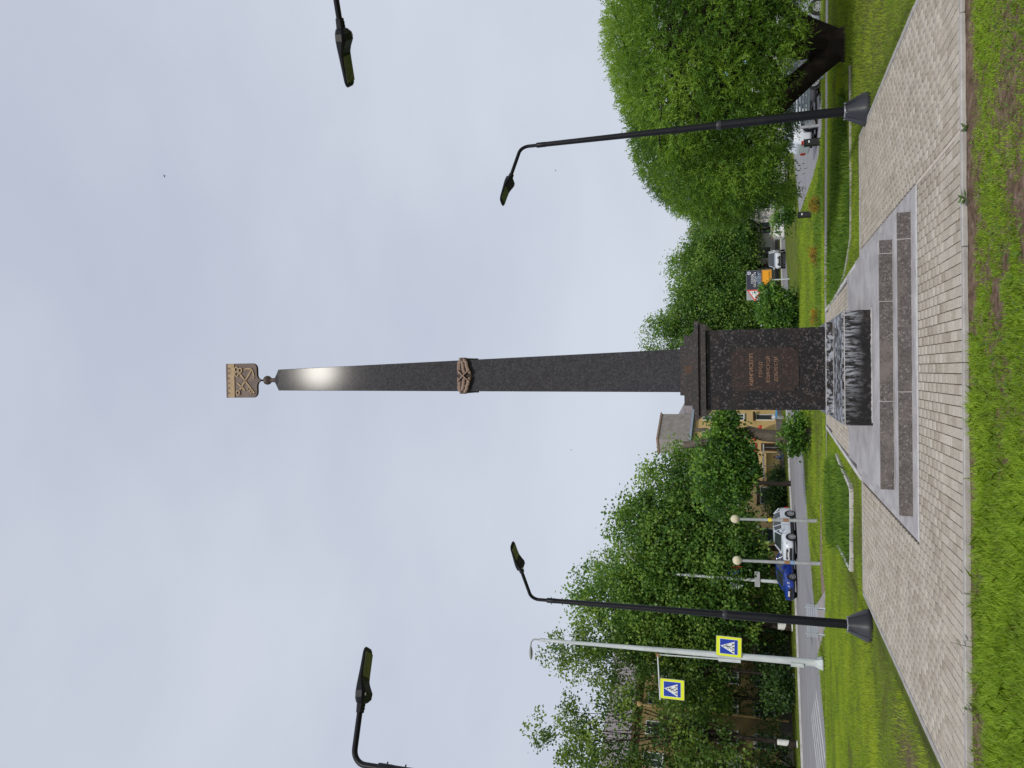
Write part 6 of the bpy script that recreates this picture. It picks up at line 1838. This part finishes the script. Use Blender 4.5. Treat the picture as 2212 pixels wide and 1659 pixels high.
# a few weeds leaning over the kerb, as things of their own
def weed(x, y, label, n, L, seed):
    rng = np.random.default_rng(seed)
    r = thing('weed_plant', label, 'weed', (x, y, -0.06), 0, 'weeds leaning over the near kerb')
    mb = MB()
    mb.tube([(0, 0, 0), (0.01, 0.02, L * .5), (0.02, 0.05, L)], [.004, .003, .002], 5)
    mb.build('stem', M['grass'], r)
    a = rng.uniform(0, 2 * PI, n)
    P = np.stack([0.015 * np.ones(n), 0.04 * np.ones(n), L * (0.4 + .6 * rng.random(n))], 1)
    D = norm(np.stack([np.cos(a), np.sin(a), rng.uniform(-.1, .7, n)], 1))
    obj_mesh('leaves', leaf_mesh('leaves', P, D, np.tile(np.array([[0., 0, 1]]), (n, 1)) + rng.normal(size=(n, 3)) * .2, rng.uniform(.05, .09, n), rng.uniform(.025, .045, n), rng.random(n) * .5, M['grass_tall']), r)
weed(1.57, 7.60, 'dark leafy weed leaning over the kerb right of centre', 9, .10, 1)
weed(2.20, 7.62, 'second dark leafy weed at the kerb end of the pale border strip', 6, .07, 2)
weed(-2.92, 7.62, 'sprig with paired leaves rising over the kerb near the left frame edge', 5, .12, 3)
weed(-2.35, 7.62, 'thin grass stalk bending over the kerb left of centre', 3, .20, 4)

# pebbles and dry leaves along the kerb
rs = random.Random(8)
pm_ = []
for k in range(3):
    bm = bmesh.new(); bmesh.ops.create_icosphere(bm, subdivisions=1, radius=1)
    for v in bm.verts: v.co *= rs.uniform(.75, 1.2)
    me = bpy.data.meshes.new('pebble'); bm.to_mesh(me); bm.free(); me.materials.append(M['pebble']); pm_.append(me)
peb = bpy.data.objects.new('pebbles', None)
V_, F_ = MB(), None
for k in range(170):
    x, y = rs.uniform(-4, 4), 7.70 - abs(rs.gauss(0, .16)); s_ = rs.uniform(.005, .016)
    me = pm_[k % 3]
    vs = [(x + v.co.x * s_ * 1.3, y + v.co.y * s_, -.055 + v.co.z * s_ * .7) for v in me.vertices]
    V_.add(vs, [tuple(p.vertices) for p in me.polygons], True)
o = V_.build('gravel', M['pebble']); tag(o, 'small stones lying in the bare soil along the kerb', 'gravel', kind='stuff')
V_ = MB()
for k in range(46):
    x, y = rs.uniform(-3.8, 3.8), 7.70 - abs(rs.gauss(0, .3)); s_ = rs.uniform(.010, .026); a = rs.uniform(0, 6.28)
    z = -.045
    if k % 4 == 0: y = rs.uniform(7.9, 13.5); z = 0.006; x = rs.choice((rs.uniform(-3.9, -2.1), rs.uniform(2.1, 3.9))) if y > 9.8 else x
    if k % 4 == 0: x, y, z = W(x, y, z)
    ca, sa = math.cos(a) * s_, math.sin(a) * s_
    V_.add([(x - ca, y - sa, z), (x - sa * .5, y + ca * .5, z + s_ * .3), (x + ca, y + sa, z + .002), (x + sa * .5, y - ca * .5, z + s_ * .2)], [(0, 1, 2, 3)])
o = V_.build('dry_leaves', M['dry_leaf']); tag(o, 'fallen dry leaves on soil and pavers', 'leaves', kind='stuff')

# ------------------------------------------------------------------ birds
def bird(loc, rz, label, s_=1.0):
    r = thing('bird', label, 'bird', loc, rz, 'birds in the sky')
    mb = MB().sphere((0, 0, 0), 0.055 * s_, 10, 8, (2.2, 1, .9))
    mb.sphere((0.13 * s_, 0, .015 * s_), .035 * s_, 8, 6)
    mb.add([(-.10 * s_, .03 * s_, 0), (-.10 * s_, -.03 * s_, 0), (-.24 * s_, -.05 * s_, 0), (-.24 * s_, .05 * s_, 0)], [(0, 1, 2, 3)])
    mb.build('body', M['bird'], r)
    for q in (-1, 1):
        MB().add([(.06 * s_, 0, .02 * s_), (-.06 * s_, 0, .02 * s_), (-.12 * s_, q * .34 * s_, .12 * s_), (-.02 * s_, q * .22 * s_, .10 * s_), (.04 * s_, q * .12 * s_, .06 * s_)], [(0, 1, 2, 3, 4)]).build('wing', M['bird'], r)
    return r
bird((14.9, 44.0, 41.5), 0.8, 'larger dark bird high in the sky toward the upper edge', 0.5)
bird((12.0, 42.0, 12.6), 2.2, 'small bird in the lower sky near the right lamp', 0.3)
bird((-4.0, 45.0, 12.6), 1.0, 'small bird in the lower sky left of the shaft', 0.3)
